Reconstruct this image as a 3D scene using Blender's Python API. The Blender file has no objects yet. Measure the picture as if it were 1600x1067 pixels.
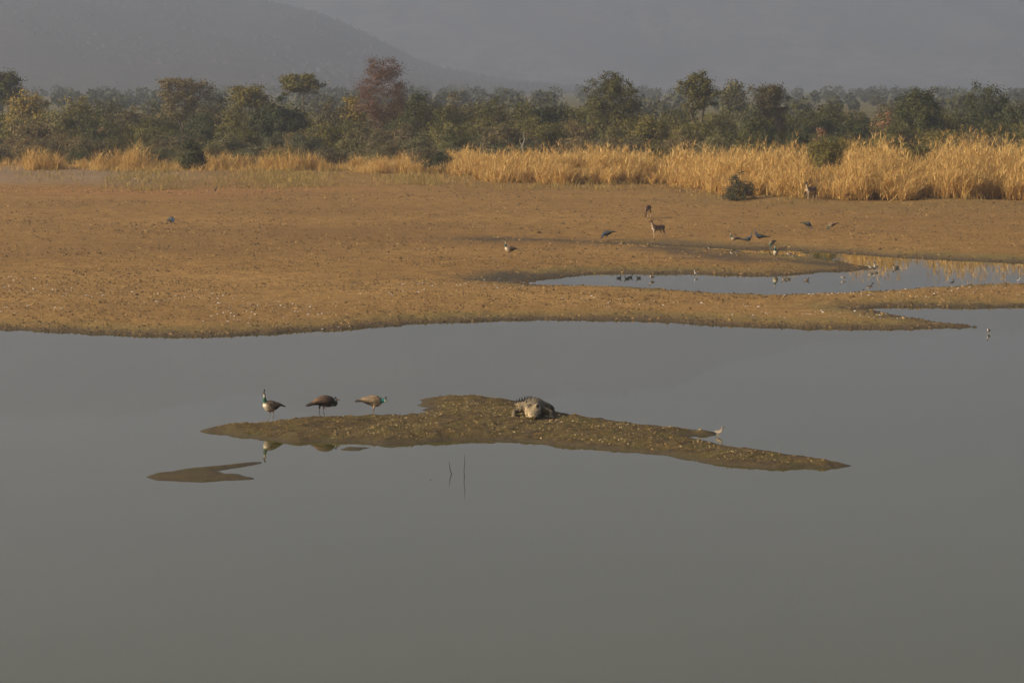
import bpy, math, random
import numpy as np
from mathutils import Vector, Matrix, kdtree

# ------------------------------------------------------------------ camera, sky, sun, exposure
scene = bpy.context.scene
COL = scene.collection
F = 4500.0                      # focal length in pixels of a 1600 px wide frame
CAM_H = 9.2
PITCH = math.atan(398.5 / F)

cam_data = bpy.data.cameras.new('camera')
cam_data.sensor_width = 36.0
cam_data.lens = F / 1600.0 * 36.0
cam_data.clip_start = 0.5
cam_data.clip_end = 20000.0
cam = bpy.data.objects.new('camera', cam_data)
COL.objects.link(cam)
cam.location = (0, 0, CAM_H)
cam.rotation_euler = (math.pi / 2 - PITCH, 0, 0)
scene.camera = cam

SUN_EL = math.radians(24)
SUN_AZ = math.radians(-117)       # measured clockwise from +Y: to the left, a touch behind the camera
world = bpy.data.worlds.new('World')
scene.world = world
world.use_nodes = True
wn = world.node_tree
bg = wn.nodes['Background']
sky = wn.nodes.new('ShaderNodeTexSky')
sky.sky_type = 'NISHITA'
sky.sun_disc = False
sky.sun_elevation = SUN_EL
sky.sun_rotation = SUN_AZ
sky.air_density = 1.0
sky.dust_density = 5.2
sky.ozone_density = 1.0
wn.links.new(sky.outputs[0], bg.inputs[0])
bg.inputs[1].default_value = 0.117

sun_data = bpy.data.lights.new('sun', 'SUN')
sun_data.energy = 5.0
sun_data.angle = math.radians(0.6)
sun_data.color = (1.0, 0.87, 0.69)
sun = bpy.data.objects.new('sun', sun_data)
COL.objects.link(sun)
to_sun = Vector((math.sin(SUN_AZ) * math.cos(SUN_EL), math.cos(SUN_AZ) * math.cos(SUN_EL), math.sin(SUN_EL)))
sun.rotation_euler = (-to_sun).to_track_quat('-Z', 'Y').to_euler()
sun.location = to_sun * 100

vs = scene.view_settings
vs.view_transform = 'Standard'
vs.look = 'None'
vs.exposure = 0.22
vs.gamma = 1.0
vs.use_curve_mapping = False
HAZE_DENSITY = 0.00033
scene.render.engine = 'CYCLES'
scene.cycles.use_denoising = True
scene.cycles.max_bounces = 8
scene.cycles.volume_bounces = 1
scene.cycles.sample_clamp_indirect = 4.0

RNG = np.random.default_rng(11)
random.seed(4)
CP, SP = math.cos(PITCH), math.sin(PITCH)

# ------------------------------------------------------------------ measuring helpers
def ray(px, py):
    a, b = (px - 800.0) / F, (533.5 - py) / F
    return np.array([a, CP + b * SP, -SP + b * CP])

def flat(px, py, z=0.0):
    d = ray(px, py)
    t = (z - CAM_H) / d[2]
    return np.array([d[0] * t, d[1] * t])

def at_dist(px, py, Y):
    d = ray(px, py)
    t = Y / d[1]
    return np.array([d[0] * t, Y, CAM_H + d[2] * t])

def seg_dist(P, poly, closed):
    """distance from points (N,2) to a polyline"""
    poly = np.asarray(poly, float)
    n = len(poly)
    best = np.full(len(P), 1e9)
    for i in range(n if closed else n - 1):
        a, b = poly[i], poly[(i + 1) % n]
        ab = b - a
        t = np.clip(((P - a) @ ab) / max(ab @ ab, 1e-9), 0, 1)
        d = np.hypot(P[:, 0] - a[0] - t * ab[0], P[:, 1] - a[1] - t * ab[1])
        np.minimum(best, d, out=best)
    return best

def inside(P, poly):
    poly = np.asarray(poly, float)
    x, y = P[:, 0], P[:, 1]
    res = np.zeros(len(P), bool)
    n = len(poly)
    for i in range(n):
        x0, y0 = poly[i]
        x1, y1 = poly[(i + 1) % n]
        if y0 == y1:
            continue
        c = ((y0 > y) != (y1 > y)) & (x < (x1 - x0) * (y - y0) / (y1 - y0) + x0)
        res ^= c
    return res

def signed(P, poly):
    d = seg_dist(P, poly, True)
    return np.where(inside(P, poly), d, -d)

def hash2(ix, iy, seed):
    h = (ix.astype(np.int64) * 374761393 + iy.astype(np.int64) * 668265263 + seed * 974634777) & 0x7fffffff
    h = ((h ^ (h >> 13)) * 1274126177) & 0x7fffffff
    return ((h ^ (h >> 16)) & 0xffff) / 65535.0

def vnoise(x, y, seed=0):
    ix, iy = np.floor(x), np.floor(y)
    fx, fy = x - ix, y - iy
    fx, fy = fx * fx * (3 - 2 * fx), fy * fy * (3 - 2 * fy)
    a, b = hash2(ix, iy, seed), hash2(ix + 1, iy, seed)
    c, d = hash2(ix, iy + 1, seed), hash2(ix + 1, iy + 1, seed)
    return (a * (1 - fx) + b * fx) * (1 - fy) + (c * (1 - fx) + d * fx) * fy - 0.5

def fbm(x, y, scale, octaves=4, seed=0, gain=0.5):
    s, amp, f = 0.0, 1.0, 1.0 / scale
    for k in range(octaves):
        s = s + amp * vnoise(x * f + 17.3 * k, y * f - 9.1 * k, seed + k)
        amp *= gain
        f *= 2.03
    return s

def sstep(a, b, x):
    t = np.clip((x - a) / (b - a), 0, 1)
    return t * t * (3 - 2 * t)

# ------------------------------------------------------------------ shorelines (measured on the water plane)
def W(pts):
    return [tuple(flat(*p)) for p in pts]

SHORE = [(-170.0, 116.0), (-60.0, 112.0), (-30.0, 110.5)] + W([
    (0, 514), (60, 517), (130, 521), (200, 524), (260, 526), (330, 525), (400, 523), (470, 518), (540, 516),
    (600, 510), (660, 505), (720, 503), (780, 502), (840, 500), (900, 500), (960, 501), (1020, 502), (1080, 505),
    (1140, 508), (1200, 511), (1260, 513), (1330, 515), (1400, 515), (1470, 513), (1512, 511),
    (1480, 506), (1430, 499), (1390, 492), (1345, 484), (1355, 481), (1400, 479), (1460, 480), (1530, 481),
    (1600, 480)]) + [(32.0, 119.0), (70.0, 117.0), (170.0, 119.0)]
LAKE = SHORE + [(170.0, 34.0), (-170.0, 34.0)]
POND = W([(820, 443), (845, 437), (880, 432), (930, 428), (1000, 427), (1070, 428), (1140, 430), (1200, 431),
          (1250, 428), (1290, 424), (1330, 424), (1365, 420), (1330, 413), (1290, 406), (1240, 401), (1200, 398),
          (1150, 393.5), (1100, 389.5), (1050, 386), (1012, 383), (1060, 384), (1100, 386), (1160, 389), (1220, 390),
          (1280, 394), (1340, 397), (1400, 402), (1460, 405), (1530, 408), (1600, 411)]) + [(32.0, 147.0), (60.0, 146.0), (60.0, 139.0)] + W([
          (1700, 442), (1600, 445), (1520, 447), (1450, 450), (1380, 455), (1320, 459), (1260, 461), (1200, 462),
          (1130, 459), (1060, 455), (1000, 450), (930, 449), (870, 448)])

def land_sd(P):
    """positive on land, metres to the nearest waterline"""
    x, y = P[:, 0], P[:, 1]
    s = -np.maximum(signed(P, LAKE), signed(P, POND))
    return s + 0.6 * fbm(x, y, 1.8, 3, 5) + 0.45 * vnoise(x * 2.1, y * 1.0, 9) + 0.25 * vnoise(x * 5.0, y * 2.4, 19)

def base_rise(x, y):
    return (0.75 * sstep(158, 226, y) + 0.65 * sstep(226, 330, y) + 0.8 * sstep(330, 900, y)
            + 5.2 * sstep(24, -14, y) + 0.35 * sstep(215, 232, y + 0.25 * x + 4 * vnoise(x * .06, y * .02, 3)) * sstep(30, -30, x))

def ground_z(P, sd=None):
    x, y = P[:, 0], P[:, 1]
    if sd is None:
        sd = np.where((y > 34) & (y < 420), land_sd(P), 5.0)
    up = 0.28 * (1 - np.exp(-np.maximum(sd, 0) / 2.6)) + 0.02 * sstep(0, 0.15, sd)
    dn = -0.7 * (1 - np.exp(np.minimum(sd, 0) / 2.0))
    k = sstep(0.2, 2.5, sd)
    rough = 0.10 * fbm(x, y, 9.0, 3, 21) * k + 0.075 * fbm(x, y, 0.75, 3, 31, 0.6) * sstep(0.0, 1.2, sd) * sstep(420, 300, y)
    rough = rough + 0.45 * np.maximum(fbm(x, y, 11.0, 2, 91), 0) * sstep(186, 200, y) * sstep(236, 214, y) * sstep(4, 14, x)
    bank = np.where(y > 34, 0.0, 0.4)
    return np.where(sd > 0, up + rough + base_rise(x, y) * np.where(y > 34, k, 1) + bank, dn)

def zg(x, y):
    return float(ground_z(np.array([[x, y]]))[0])

def place(px, py):
    """where the line of sight through a pixel meets the land or, failing that, the water"""
    z = 0.0
    for _ in range(12):
        p = flat(px, py, z)
        z = max(0.0, zg(p[0], p[1]))
    return np.array([p[0], p[1], z])

def place_many(px, py):
    px, py = np.asarray(px, float), np.asarray(py, float)
    a, b = (px - 800.0) / F, (533.5 - py) / F
    dy, dz = CP + b * SP, -SP + b * CP
    z = np.zeros(len(px))
    for _ in range(8):
        t = (z - CAM_H) / dz
        q = np.column_stack([a * t, dy * t])
        z = np.maximum(0.0, ground_z(q))
    return np.column_stack([q, z])

# ------------------------------------------------------------------ mesh + object helpers
def mesh_np(name, verts, faces, smooth=False, attrs=None):
    """verts (N,3); faces (M,k) with one k, or a list of such arrays"""
    if not isinstance(faces, list):
        faces = [faces]
    me = bpy.data.meshes.new(name)
    verts = np.ascontiguousarray(verts, dtype=np.float32)
    me.vertices.add(len(verts))
    me.vertices.foreach_set('co', verts.ravel())
    loops = np.concatenate([f.ravel() for f in faces]).astype(np.int32)
    sizes = np.concatenate([np.full(len(f), f.shape[1]) for f in faces]).astype(np.int32)
    starts = np.concatenate([[0], np.cumsum(sizes)[:-1]]).astype(np.int32)
    me.loops.add(len(loops))
    me.loops.foreach_set('vertex_index', loops)
    me.polygons.add(len(sizes))
    me.polygons.foreach_set('loop_start', starts)
    me.polygons.foreach_set('loop_total', sizes)
    if smooth:
        me.polygons.foreach_set('use_smooth', np.ones(len(sizes), bool))
    me.update(calc_edges=True)
    me.validate()
    for k, v in (attrs or {}).items():
        if v.ndim == 1:
            a = me.attributes.new(k, 'FLOAT', 'POINT')
            a.data.foreach_set('value', v.astype(np.float32))
        else:
            a = me.attributes.new(k, 'FLOAT_COLOR', 'POINT')
            c = np.ones((len(v), 4), np.float32)
            c[:, :3] = v
            a.data.foreach_set('color', c.ravel())
    return me

def obj(name, me, mat=None, parent=None, loc=None):
    o = bpy.data.objects.new(name, me)
    COL.objects.link(o)
    if mat is not None and not me.materials:
        me.materials.append(mat)
    if parent is not None:
        o.parent = parent
    if loc is not None:
        o.location = loc
    return o

def thing(name, label, cat, loc, rz=0.0, group=None, scale=1.0):
    o = bpy.data.objects.new(name, None)
    o.empty_display_size = 0.1
    COL.objects.link(o)
    o.location = loc
    o.rotation_euler = (0, 0, rz)
    o.scale = (scale, scale, scale) if np.isscalar(scale) else scale
    o['label'] = label
    o['category'] = cat
    if group:
        o['group'] = group
    return o

def structure(o):
    o['kind'] = 'structure'
    return o

def stuff(o, label, cat):
    o['kind'] = 'stuff'
    o['label'] = label
    o['category'] = cat
    return o

def grid_faces(nr, nc):
    i = np.arange(nr - 1)[:, None] * nc + np.arange(nc - 1)[None, :]
    i = i.ravel()
    return np.stack([i, i + 1, i + nc + 1, i + nc], 1)

# ------------------------------------------------------------------ materials
def mat_new(name):
    m = bpy.data.materials.new(name)
    m.use_nodes = True
    nt = m.node_tree
    b = nt.nodes['Principled BSDF']
    return m, nt, b

def N(nt, t, **kw):
    n = nt.nodes.new(t)
    for k, v in kw.items():
        if k.startswith('i_'):
            key = k[2:]
            n.inputs[int(key) if key.isdigit() else key.replace('_', ' ')].default_value = v
        else:
            setattr(n, k, v)
    return n

def mixc(nt, fac, a, b, blend='MIX'):
    n = nt.nodes.new('ShaderNodeMix')
    n.data_type = 'RGBA'
    n.blend_type = blend
    for idx, v in ((0, fac), (6, a), (7, b)):
        if isinstance(v, bpy.types.NodeSocket):
            nt.links.new(v, n.inputs[idx])
        else:
            n.inputs[idx].default_value = v if idx == 0 else (*v, 1.0)
    return n.outputs[2]

def noise(nt, scale, detail=4, rough=0.6, coord='Object', stretch=None):
    tc = nt.nodes.new('ShaderNodeTexCoord')
    n = N(nt, 'ShaderNodeTexNoise')
    n.inputs['Scale'].default_value = scale
    n.inputs['Detail'].default_value = detail
    n.inputs['Roughness'].default_value = rough
    src = tc.outputs[coord]
    if stretch:
        mp = N(nt, 'ShaderNodeMapping')
        mp.inputs['Scale'].default_value = stretch
        nt.links.new(src, mp.inputs[0])
        src = mp.outputs[0]
    nt.links.new(src, n.inputs['Vector'])
    return n.outputs[0]

def ramp(nt, src, stops):
    r = nt.nodes.new('ShaderNodeValToRGB')
    el = r.color_ramp.elements
    while len(el) < len(stops):
        el.new(0.5)
    for e, (p, c) in zip(el, stops):
        e.position = p
        e.color = (*c, 1) if len(c) == 3 else c
    nt.links.new(src, r.inputs[0])
    return r.outputs[0]

def attr(nt, name, out='Fac'):
    a = nt.nodes.new('ShaderNodeAttribute')
    a.attribute_name = name
    return a.outputs[out]

def bump(nt, bsdf, src, strength, dist):
    b = nt.nodes.new('ShaderNodeBump')
    b.inputs['Strength'].default_value = strength
    b.inputs['Distance'].default_value = dist
    nt.links.new(src, b.inputs['Height'])
    nt.links.new(b.outputs[0], bsdf.inputs['Normal'])

def ground_material():
    m, nt, b = mat_new('dry_mud')
    big = noise(nt, 0.05, 6, 0.65, stretch=(0.6, 1.0, 1.0))
    mid = noise(nt, 0.9, 6, 0.7)
    fine = noise(nt, 5.0, 5, 0.75)
    c = ramp(nt, big, [(0.34, (0.190, 0.103, 0.030)), (0.5, (0.245, 0.135, 0.038)), (0.66, (0.300, 0.168, 0.050))])
    c = mixc(nt, ramp(nt, mid, [(0.42, (0, 0, 0)), (0.66, (0.85, 0.85, 0.85))]), c, (0.165, 0.088, 0.023))
    c = mixc(nt, ramp(nt, fine, [(0.52, (0, 0, 0)), (0.66, (0.7, 0.7, 0.7))]), c, (0.125, 0.072, 0.032))
    c = mixc(nt, ramp(nt, fine, [(0.28, (0.5, 0.5, 0.5)), (0.42, (0, 0, 0))]), c, (0.36, 0.25, 0.125))
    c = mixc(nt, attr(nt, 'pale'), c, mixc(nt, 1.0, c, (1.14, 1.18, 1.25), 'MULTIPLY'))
    c = mixc(nt, attr(nt, 'rust'), c, (0.27, 0.128, 0.040))
    c = mixc(nt, attr(nt, 'grey'), c, (0.21, 0.155, 0.105))
    c = mixc(nt, attr(nt, 'green'), c, (0.12, 0.105, 0.035))
    c = mixc(nt, attr(nt, 'wet'), c, (0.058, 0.044, 0.028))
    nt.links.new(c, b.inputs['Base Color'])
    b.inputs['Roughness'].default_value = 0.92
    b.inputs['Specular IOR Level'].default_value = 0.15
    bump(nt, b, fine, 0.9, 0.12)
    return m

def islet_material():
    m, nt, b = mat_new('wet_algae_mud')
    mid = noise(nt, 1.4, 5, 0.65)
    fine = noise(nt, 9.0, 5, 0.75)
    c = ramp(nt, mid, [(0.36, (0.068, 0.054, 0.008)), (0.5, (0.082, 0.052, 0.011)), (0.62, (0.046, 0.029, 0.008))])
    c = mixc(nt, ramp(nt, fine, [(0.5, (0, 0, 0)), (0.66, (0.8, 0.8, 0.8))]), c, (0.038, 0.028, 0.013))
    c = mixc(nt, ramp(nt, fine, [(0.3, (0.6, 0.6, 0.6)), (0.42, (0, 0, 0))]), c, (0.12, 0.09, 0.036))
    c = mixc(nt, attr(nt, 'wet'), c, (0.045, 0.034, 0.018))
    nt.links.new(c, b.inputs['Base Color'])
    b.inputs['Roughness'].default_value = 0.85
    b.inputs['Specular IOR Level'].default_value = 0.25
    bump(nt, b, fine, 0.9, 0.06)
    return m

def water_material():
    m, nt, b = mat_new('still_turbid_water')
    c = ramp(nt, noise(nt, 0.05, 3, 0.5), [(0.3, (0.054, 0.048, 0.012)), (0.7, (0.064, 0.056, 0.016))])
    nt.links.new(c, b.inputs['Base Color'])
    b.inputs['Roughness'].default_value = 0.02
    b.inputs['IOR'].default_value = 1.333
    n1 = noise(nt, 1.2, 3, 0.5, stretch=(1.0, 0.45, 1))
    bump(nt, b, n1, 0.02, 0.03)
    return m

def leaf_material(name, dark, light, trans=0.25, var=0.5):
    m, nt, b = mat_new(name)
    g = nt.nodes.new('ShaderNodeNewGeometry')
    oi = nt.nodes.new('ShaderNodeObjectInfo')
    mid = tuple(0.5 * (x + y) for x, y in zip(dark, light))
    c = mixc(nt, g.outputs['Random Per Island'], tuple(0.7 * x for x in mid), tuple(1.3 * x for x in mid))
    hv = ramp(nt, oi.outputs['Random'], [(0.0, (0.50, 0.55, 0.50)), (0.35, (0.75, 0.78, 0.68)), (0.7, (1.0, 0.97, 0.78)), (1.0, (1.3, 1.17, 0.8))])
    c = mixc(nt, 0.9 if var > 0.2 else 0.2, c, mixc(nt, 1.0, c, hv, 'MULTIPLY'))
    nt.links.new(c, b.inputs['Base Color'])
    b.inputs['Roughness'].default_value = 0.7
    b.inputs['Specular IOR Level'].default_value = 0.2
    t = nt.nodes.new('ShaderNodeBsdfTranslucent')
    nt.links.new(c, t.inputs[0])
    mx = nt.nodes.new('ShaderNodeMixShader')
    mx.inputs[0].default_value = trans
    nt.links.new(b.outputs[0], mx.inputs[1])
    nt.links.new(t.outputs[0], mx.inputs[2])
    nt.links.new(mx.outputs[0], nt.nodes['Material Output'].inputs[0])
    return m

def plain_material(name, a, c2, scale=8.0, rough=0.85, bumpd=0.0):
    m, nt, b = mat_new(name)
    n = noise(nt, scale, 5, 0.65)
    nt.links.new(ramp(nt, n, [(0.3, a), (0.7, c2)]), b.inputs['Base Color'])
    b.inputs['Roughness'].default_value = rough
    b.inputs['Specular IOR Level'].default_value = 0.25
    if bumpd:
        bump(nt, b, n, 0.8, bumpd)
    return m

def hide_material(name, scale=40.0, amount=0.35, rough=0.75, bumpd=0.004, spots=False):
    """coat / plumage: the animal's own colours, broken up finely"""
    m, nt, b = mat_new(name)
    col = attr(nt, 'coat', 'Color')
    n = noise(nt, scale, 4, 0.7)
    c = mixc(nt, amount, col, mixc(nt, 1.0, col, ramp(nt, n, [(0.3, (0.45, 0.45, 0.45)), (0.7, (1.35, 1.35, 1.35))]), 'MULTIPLY'))
    if spots:
        tc = nt.nodes.new('ShaderNodeTexCoord')
        v = N(nt, 'ShaderNodeTexVoronoi', i_Scale=13.0)
        nt.links.new(tc.outputs['Object'], v.inputs['Vector'])
        s = ramp(nt, v.outputs['Distance'], [(0.2, (1, 1, 1)), (0.32, (0, 0, 0))])
        f = mixc(nt, attr(nt, 'spot'), (0, 0, 0), s)
        c = mixc(nt, f, c, (0.62, 0.52, 0.40))
    nt.links.new(c, b.inputs['Base Color'])
    b.inputs['Roughness'].default_value = rough
    b.inputs['Specular IOR Level'].default_value = 0.25
    bump(nt, b, n, 0.6, bumpd)
    return m

def random_island_material(name, stops, rough=0.9, trans=0.0):
    m, nt, b = mat_new(name)
    g = nt.nodes.new('ShaderNodeNewGeometry')
    c = ramp(nt, g.outputs['Random Per Island'], stops)
    nt.links.new(c, b.inputs['Base Color'])
    b.inputs['Roughness'].default_value = rough
    b.inputs['Specular IOR Level'].default_value = 0.15
    if trans:
        t = nt.nodes.new('ShaderNodeBsdfTranslucent')
        nt.links.new(c, t.inputs[0])
        mx = nt.nodes.new('ShaderNodeMixShader')
        mx.inputs[0].default_value = trans
        nt.links.new(b.outputs[0], mx.inputs[1])
        nt.links.new(t.outputs[0], mx.inputs[2])
        nt.links.new(mx.outputs[0], nt.nodes['Material Output'].inputs[0])
    return m

M_GROUND = ground_material()
M_ISLET = islet_material()
M_WATER = water_material()
M_BARK = plain_material('grey_brown_bark', (0.07, 0.052, 0.036), (0.15, 0.115, 0.08), 6.0, 0.9)
M_PALEBARK = plain_material('bleached_wood', (0.20, 0.17, 0.13), (0.30, 0.26, 0.20), 6.0, 0.9)
M_CLOD = random_island_material('clods', [(0.0, (0.046, 0.027, 0.010)), (0.5, (0.12, 0.07, 0.025)), (1.0, (0.30, 0.185, 0.07))])
M_STONE = random_island_material('pale_clods', [(0.0, (0.10, 0.068, 0.025)), (0.7, (0.18, 0.125, 0.05)), (1.0, (0.36, 0.27, 0.14))])
M_WHITE = random_island_material('white_scraps', [(0.0, (0.5, 0.46, 0.4)), (1.0, (0.72, 0.69, 0.64))])
M_RUSTY = random_island_material('rusty_stones', [(0.0, (0.13, 0.06, 0.028)), (0.6, (0.30, 0.14, 0.055)), (1.0, (0.40, 0.22, 0.10))])
M_REED = random_island_material('straw', [(0.0, (0.34, 0.195, 0.055)), (0.5, (0.55, 0.345, 0.105)), (1.0, (0.70, 0.49, 0.19))], 0.7, 0.35)
M_HERB = random_island_material('low_herbs', [(0.0, (0.15, 0.125, 0.038)), (0.5, (0.28, 0.20, 0.065)), (1.0, (0.42, 0.28, 0.09))], 0.8, 0.25)

# ------------------------------------------------------------------ ground, lake bed and far plain: one sheet
rows = np.concatenate([np.arange(-40, 34, 6.0), np.arange(34, 96, 5.0), np.arange(96, 150, 0.28), np.arange(150, 262, 0.65),
                       np.arange(262, 420, 2.2), np.geomspace(420, 9200, 40)])
NC = 420
half = np.where(rows < 420, np.maximum(0.29 * rows, 34), 0.29 * 420 + (rows - 420) * 0.75)
half = np.where(rows < 96, 60.0, half)
uu = np.linspace(-1, 1, NC)
GX = half[:, None] * uu[None, :]
GY = np.repeat(rows[:, None], NC, 1)
P = np.stack([GX.ravel(), GY.ravel()], 1)
sd = np.full(len(P), 5.0)
msk = (P[:, 1] > 34) & (P[:, 1] < 420)
sd[msk] = land_sd(P[msk])
gz = ground_z(P, sd)

def pix_mask(pts, soft):
    poly = [tuple(place(*p)[:2]) for p in pts]
    s = np.full(len(P), -50.0)
    s[msk] = signed(P[msk], poly) + 1.6 * fbm(P[msk, 0], P[msk, 1], 3.0, 3, 77)
    return sstep(-soft, soft, s)

def line_mask(pts, width):
    poly = [tuple(place(*p)[:2]) for p in pts]
    d = np.full(len(P), 1e3)
    d[msk] = seg_dist(P[msk], poly, False) + 1.5 * fbm(P[msk, 0], P[msk, 1], 1.5, 3, 57)
    return np.exp(-np.maximum(d, 0) ** 2 / width ** 2)

wet = 0.95 * np.exp(-(np.maximum(sd, 0) / (0.95 + 0.5 * fbm(P[:, 0], P[:, 1], 5.0, 2, 43))) ** 2)
lakeside = np.full(len(P), 1e3)
wet = np.maximum(wet, 0.95 * pix_mask([(745, 432), (780, 424), (860, 425), (930, 424), (1010, 425), (1000, 430), (850, 442), (835, 447), (770, 441)], 1.2))
wet = np.maximum(wet, 0.85 * line_mask([(760, 374), (850, 375), (940, 379), (1020, 382), (1100, 387)], 1.9))
wet = np.maximum(wet, 0.8 * line_mask([(1100, 386), (1220, 392), (1340, 399), (1460, 406), (1600, 412)], 1.5))
wet = np.maximum(wet, 0.85 * line_mask([(1040, 388), (1110, 398), (1170, 406), (1230, 407), (1300, 414), (1360, 420)], 2.2))
green = 0.7 * np.exp(-((sd - 1.6) / 1.3) ** 2) * (0.5 + 0.5 * sstep(-0.2, 0.3, fbm(P[:, 0], P[:, 1], 7, 2, 41)))
green = np.maximum(green, 0.7 * line_mask([(1395, 476), (1460, 475), (1600, 474)], 2.5))
green = np.maximum(green, 0.22 * pix_mask([(1040, 318), (1200, 322), (1400, 330), (1600, 330), (1600, 312), (1200, 308), (1050, 300)], 4.0))
green = np.maximum(green, 0.85 * sstep(285, 345, P[:, 1]))
rust = 0.55 * pix_mask([(-60, 292), (120, 292), (330, 296), (420, 300), (380, 310), (250, 312), (100, 305), (-60, 303)], 4.0)
rust = np.maximum(rust, 0.55 * line_mask([(330, 296), (480, 295), (560, 293)], 2.5))
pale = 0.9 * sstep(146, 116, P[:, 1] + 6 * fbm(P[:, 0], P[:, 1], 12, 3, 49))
grey = 0.55 * pix_mask([(-80, 262), (250, 262), (330, 272), (250, 288), (120, 288), (-80, 286)], 5.0)
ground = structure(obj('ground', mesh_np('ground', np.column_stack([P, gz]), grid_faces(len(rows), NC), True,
                                         dict(wet=wet, green=green, rust=rust, grey=grey, pale=pale)), M_GROUND))

# ------------------------------------------------------------------ lake water (the pond lies on the same level)
wy = np.array([-30.0, 40.0, 90.0, 130.0, 240.0])
wx = np.linspace(-170, 170, 9)
WX, WY = np.meshgrid(wx, wy)
water = structure(obj('water', mesh_np('water', np.column_stack([WX.ravel(), WY.ravel(), np.zeros(WX.size)]), grid_faces(5, 9), True), M_WATER))

# ------------------------------------------------------------------ mud islets in the lake
def islet(name, pts, hmax, width, step, label_seed, wetmin=0.0):
    poly = W(pts)
    a = np.array(poly)
    x = np.arange(a[:, 0].min() - 0.6, a[:, 0].max() + 0.6, step)
    y = np.arange(a[:, 1].min() - 0.8, a[:, 1].max() + 0.8, step * 1.3)
    X, Y = np.meshgrid(x, y)
    p = np.stack([X.ravel(), Y.ravel()], 1)
    s = signed(p, poly) + 0.14 * fbm(p[:, 0], p[:, 1], 0.5, 3, label_seed) + 0.16 * fbm(p[:, 0], p[:, 1], 1.7, 2, label_seed + 3)
    k = sstep(0, 0.5, s)
    z = np.where(s > 0, hmax * (1 - np.exp(-s / width)) + k * (0.07 * fbm(p[:, 0], p[:, 1], 1.1, 3, label_seed + 8) * min(1.0, hmax / 0.15)
                 + 0.07 * fbm(p[:, 0], p[:, 1], 0.3, 3, label_seed + 5, 0.6) * min(1, hmax / 0.15)), -0.25 * (1 - np.exp(s / 0.5)))
    o = structure(obj(name, mesh_np(name, np.column_stack([p, z]), grid_faces(len(y), len(x)), True, dict(wet=np.maximum(wetmin, np.exp(-np.maximum(s, 0) / 0.22)))), M_ISLET))
    return o, poly, (x, y, z.reshape(len(y), len(x)), s.reshape(len(y), len(x)))

ISLET_PTS = [(303, 674), (340, 668), (400, 662), (470, 656), (540, 652), (600, 651), (640, 650), (662, 644), (655, 640), (668, 637), (652, 633),
             (664, 628), (656, 625), (672, 621), (710, 619.5), (760, 622), (800, 627), (850, 640), (900, 650), (960, 659), (1010, 665), (1060, 670), (1122, 676),
             (1118, 680), (1085, 680), (1066, 682), (1090, 688), (1115, 694), (1140, 699), (1180, 704), (1240, 711), (1290, 720), (1328, 727.5),
             (1300, 731), (1260, 731), (1215, 733), (1160, 728), (1100, 723), (1060, 716), (1040, 711), (960, 704), (900, 699),
             (850, 694), (820, 691), (760, 689), (700, 690), (650, 694), (600, 696), (560, 691), (500, 691), (455, 692), (420, 688),
             (380, 683), (340, 677)]
islet_o, islet_poly, IS = islet('mud_islet', ISLET_PTS, 0.165, 0.5, 0.065, 101)
islet('mud_bar', [(234, 744), (250, 738.5), (300, 731), (335, 729), (370, 725), (412, 721), (385, 728), (330, 736), (345, 740), (372, 741), (400, 749),
                  (360, 750.5), (320, 753.5), (280, 752), (243, 751)], 0.07, 0.3, 0.05, 131, 0.45)
islet('mud_bar', [(523, 702), (545, 697), (577, 699), (562, 704), (535, 704.5)], 0.03, 0.2, 0.03, 141, 0.6)

def islet_z(x, y):
    xs, ys, zz, _ = IS
    i = int(np.clip(np.searchsorted(xs, x), 0, len(xs) - 1))
    j = int(np.clip(np.searchsorted(ys, y), 0, len(ys) - 1))
    return float(zz[j, i])

def place_islet(px, py):
    z = 0.1
    for _ in range(15):
        p = flat(px, py, z)
        z = 0.5 * z + 0.5 * max(0.0, islet_z(p[0], p[1]))
    return np.array([p[0], p[1], islet_z(p[0], p[1])])

# ------------------------------------------------------------------ hills
def hill(name, e_pts, Yr, y0, depth, xr, step, rough, mat, seed):
    ex = np.array([p[0] for p in e_pts], float)
    ev = np.array([p[1] for p in e_pts], float)
    x = np.arange(xr[0], xr[1], step)
    y = np.arange(y0, Yr + depth, step)
    X, Y = np.meshgrid(x, y)
    px = X / Yr * F + 800.0
    ridge = np.interp(px, ex, ev) * Yr / F + CAM_H
    ridge = ridge + rough * 0.35 * fbm(X, Y * 0 + 3, 340, 3, seed)
    t = np.clip((Y - y0) / (Yr - y0), 0, 1)
    prof = t ** 1.15
    back = 1 - 0.5 * np.clip((Y - Yr) / depth, 0, 1) ** 2
    gul = rough * fbm(X + 0.3 * Y, Y * 0.45, 450, 4, seed + 4) * np.sin(np.pi * np.clip(t, 0, 1) * 0.9)
    fine = rough * 0.10 * fbm(X, Y, 42, 3, seed + 9) * t
    Z = np.maximum(ridge, 0) * prof * back + (gul + fine) * np.clip(ridge / 180, 0, 1) + 1.5
    Z = np.where(t <= 0, 1.0, Z)
    return structure(obj(name, mesh_np(name, np.column_stack([X.ravel(), Y.ravel(), Z.ravel()]), grid_faces(len(y), len(x)), True), mat)), (x, y, Z)

def hill_material(name, a, b_, c_, scale):
    m, nt, b = mat_new(name)
    n1 = noise(nt, scale, 6, 0.7)
    n2 = noise(nt, scale * 7, 4, 0.7)
    c = ramp(nt, n1, [(0.35, a), (0.6, b_)])
    c = mixc(nt, ramp(nt, n2, [(0.45, (0, 0, 0)), (0.62, (0.85, 0.85, 0.85))]), c, c_)
    nt.links.new(c, b.inputs['Base Color'])
    b.inputs['Roughness'].default_value = 1.0
    b.inputs['Specular IOR Level'].default_value = 0.0
    return m

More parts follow.
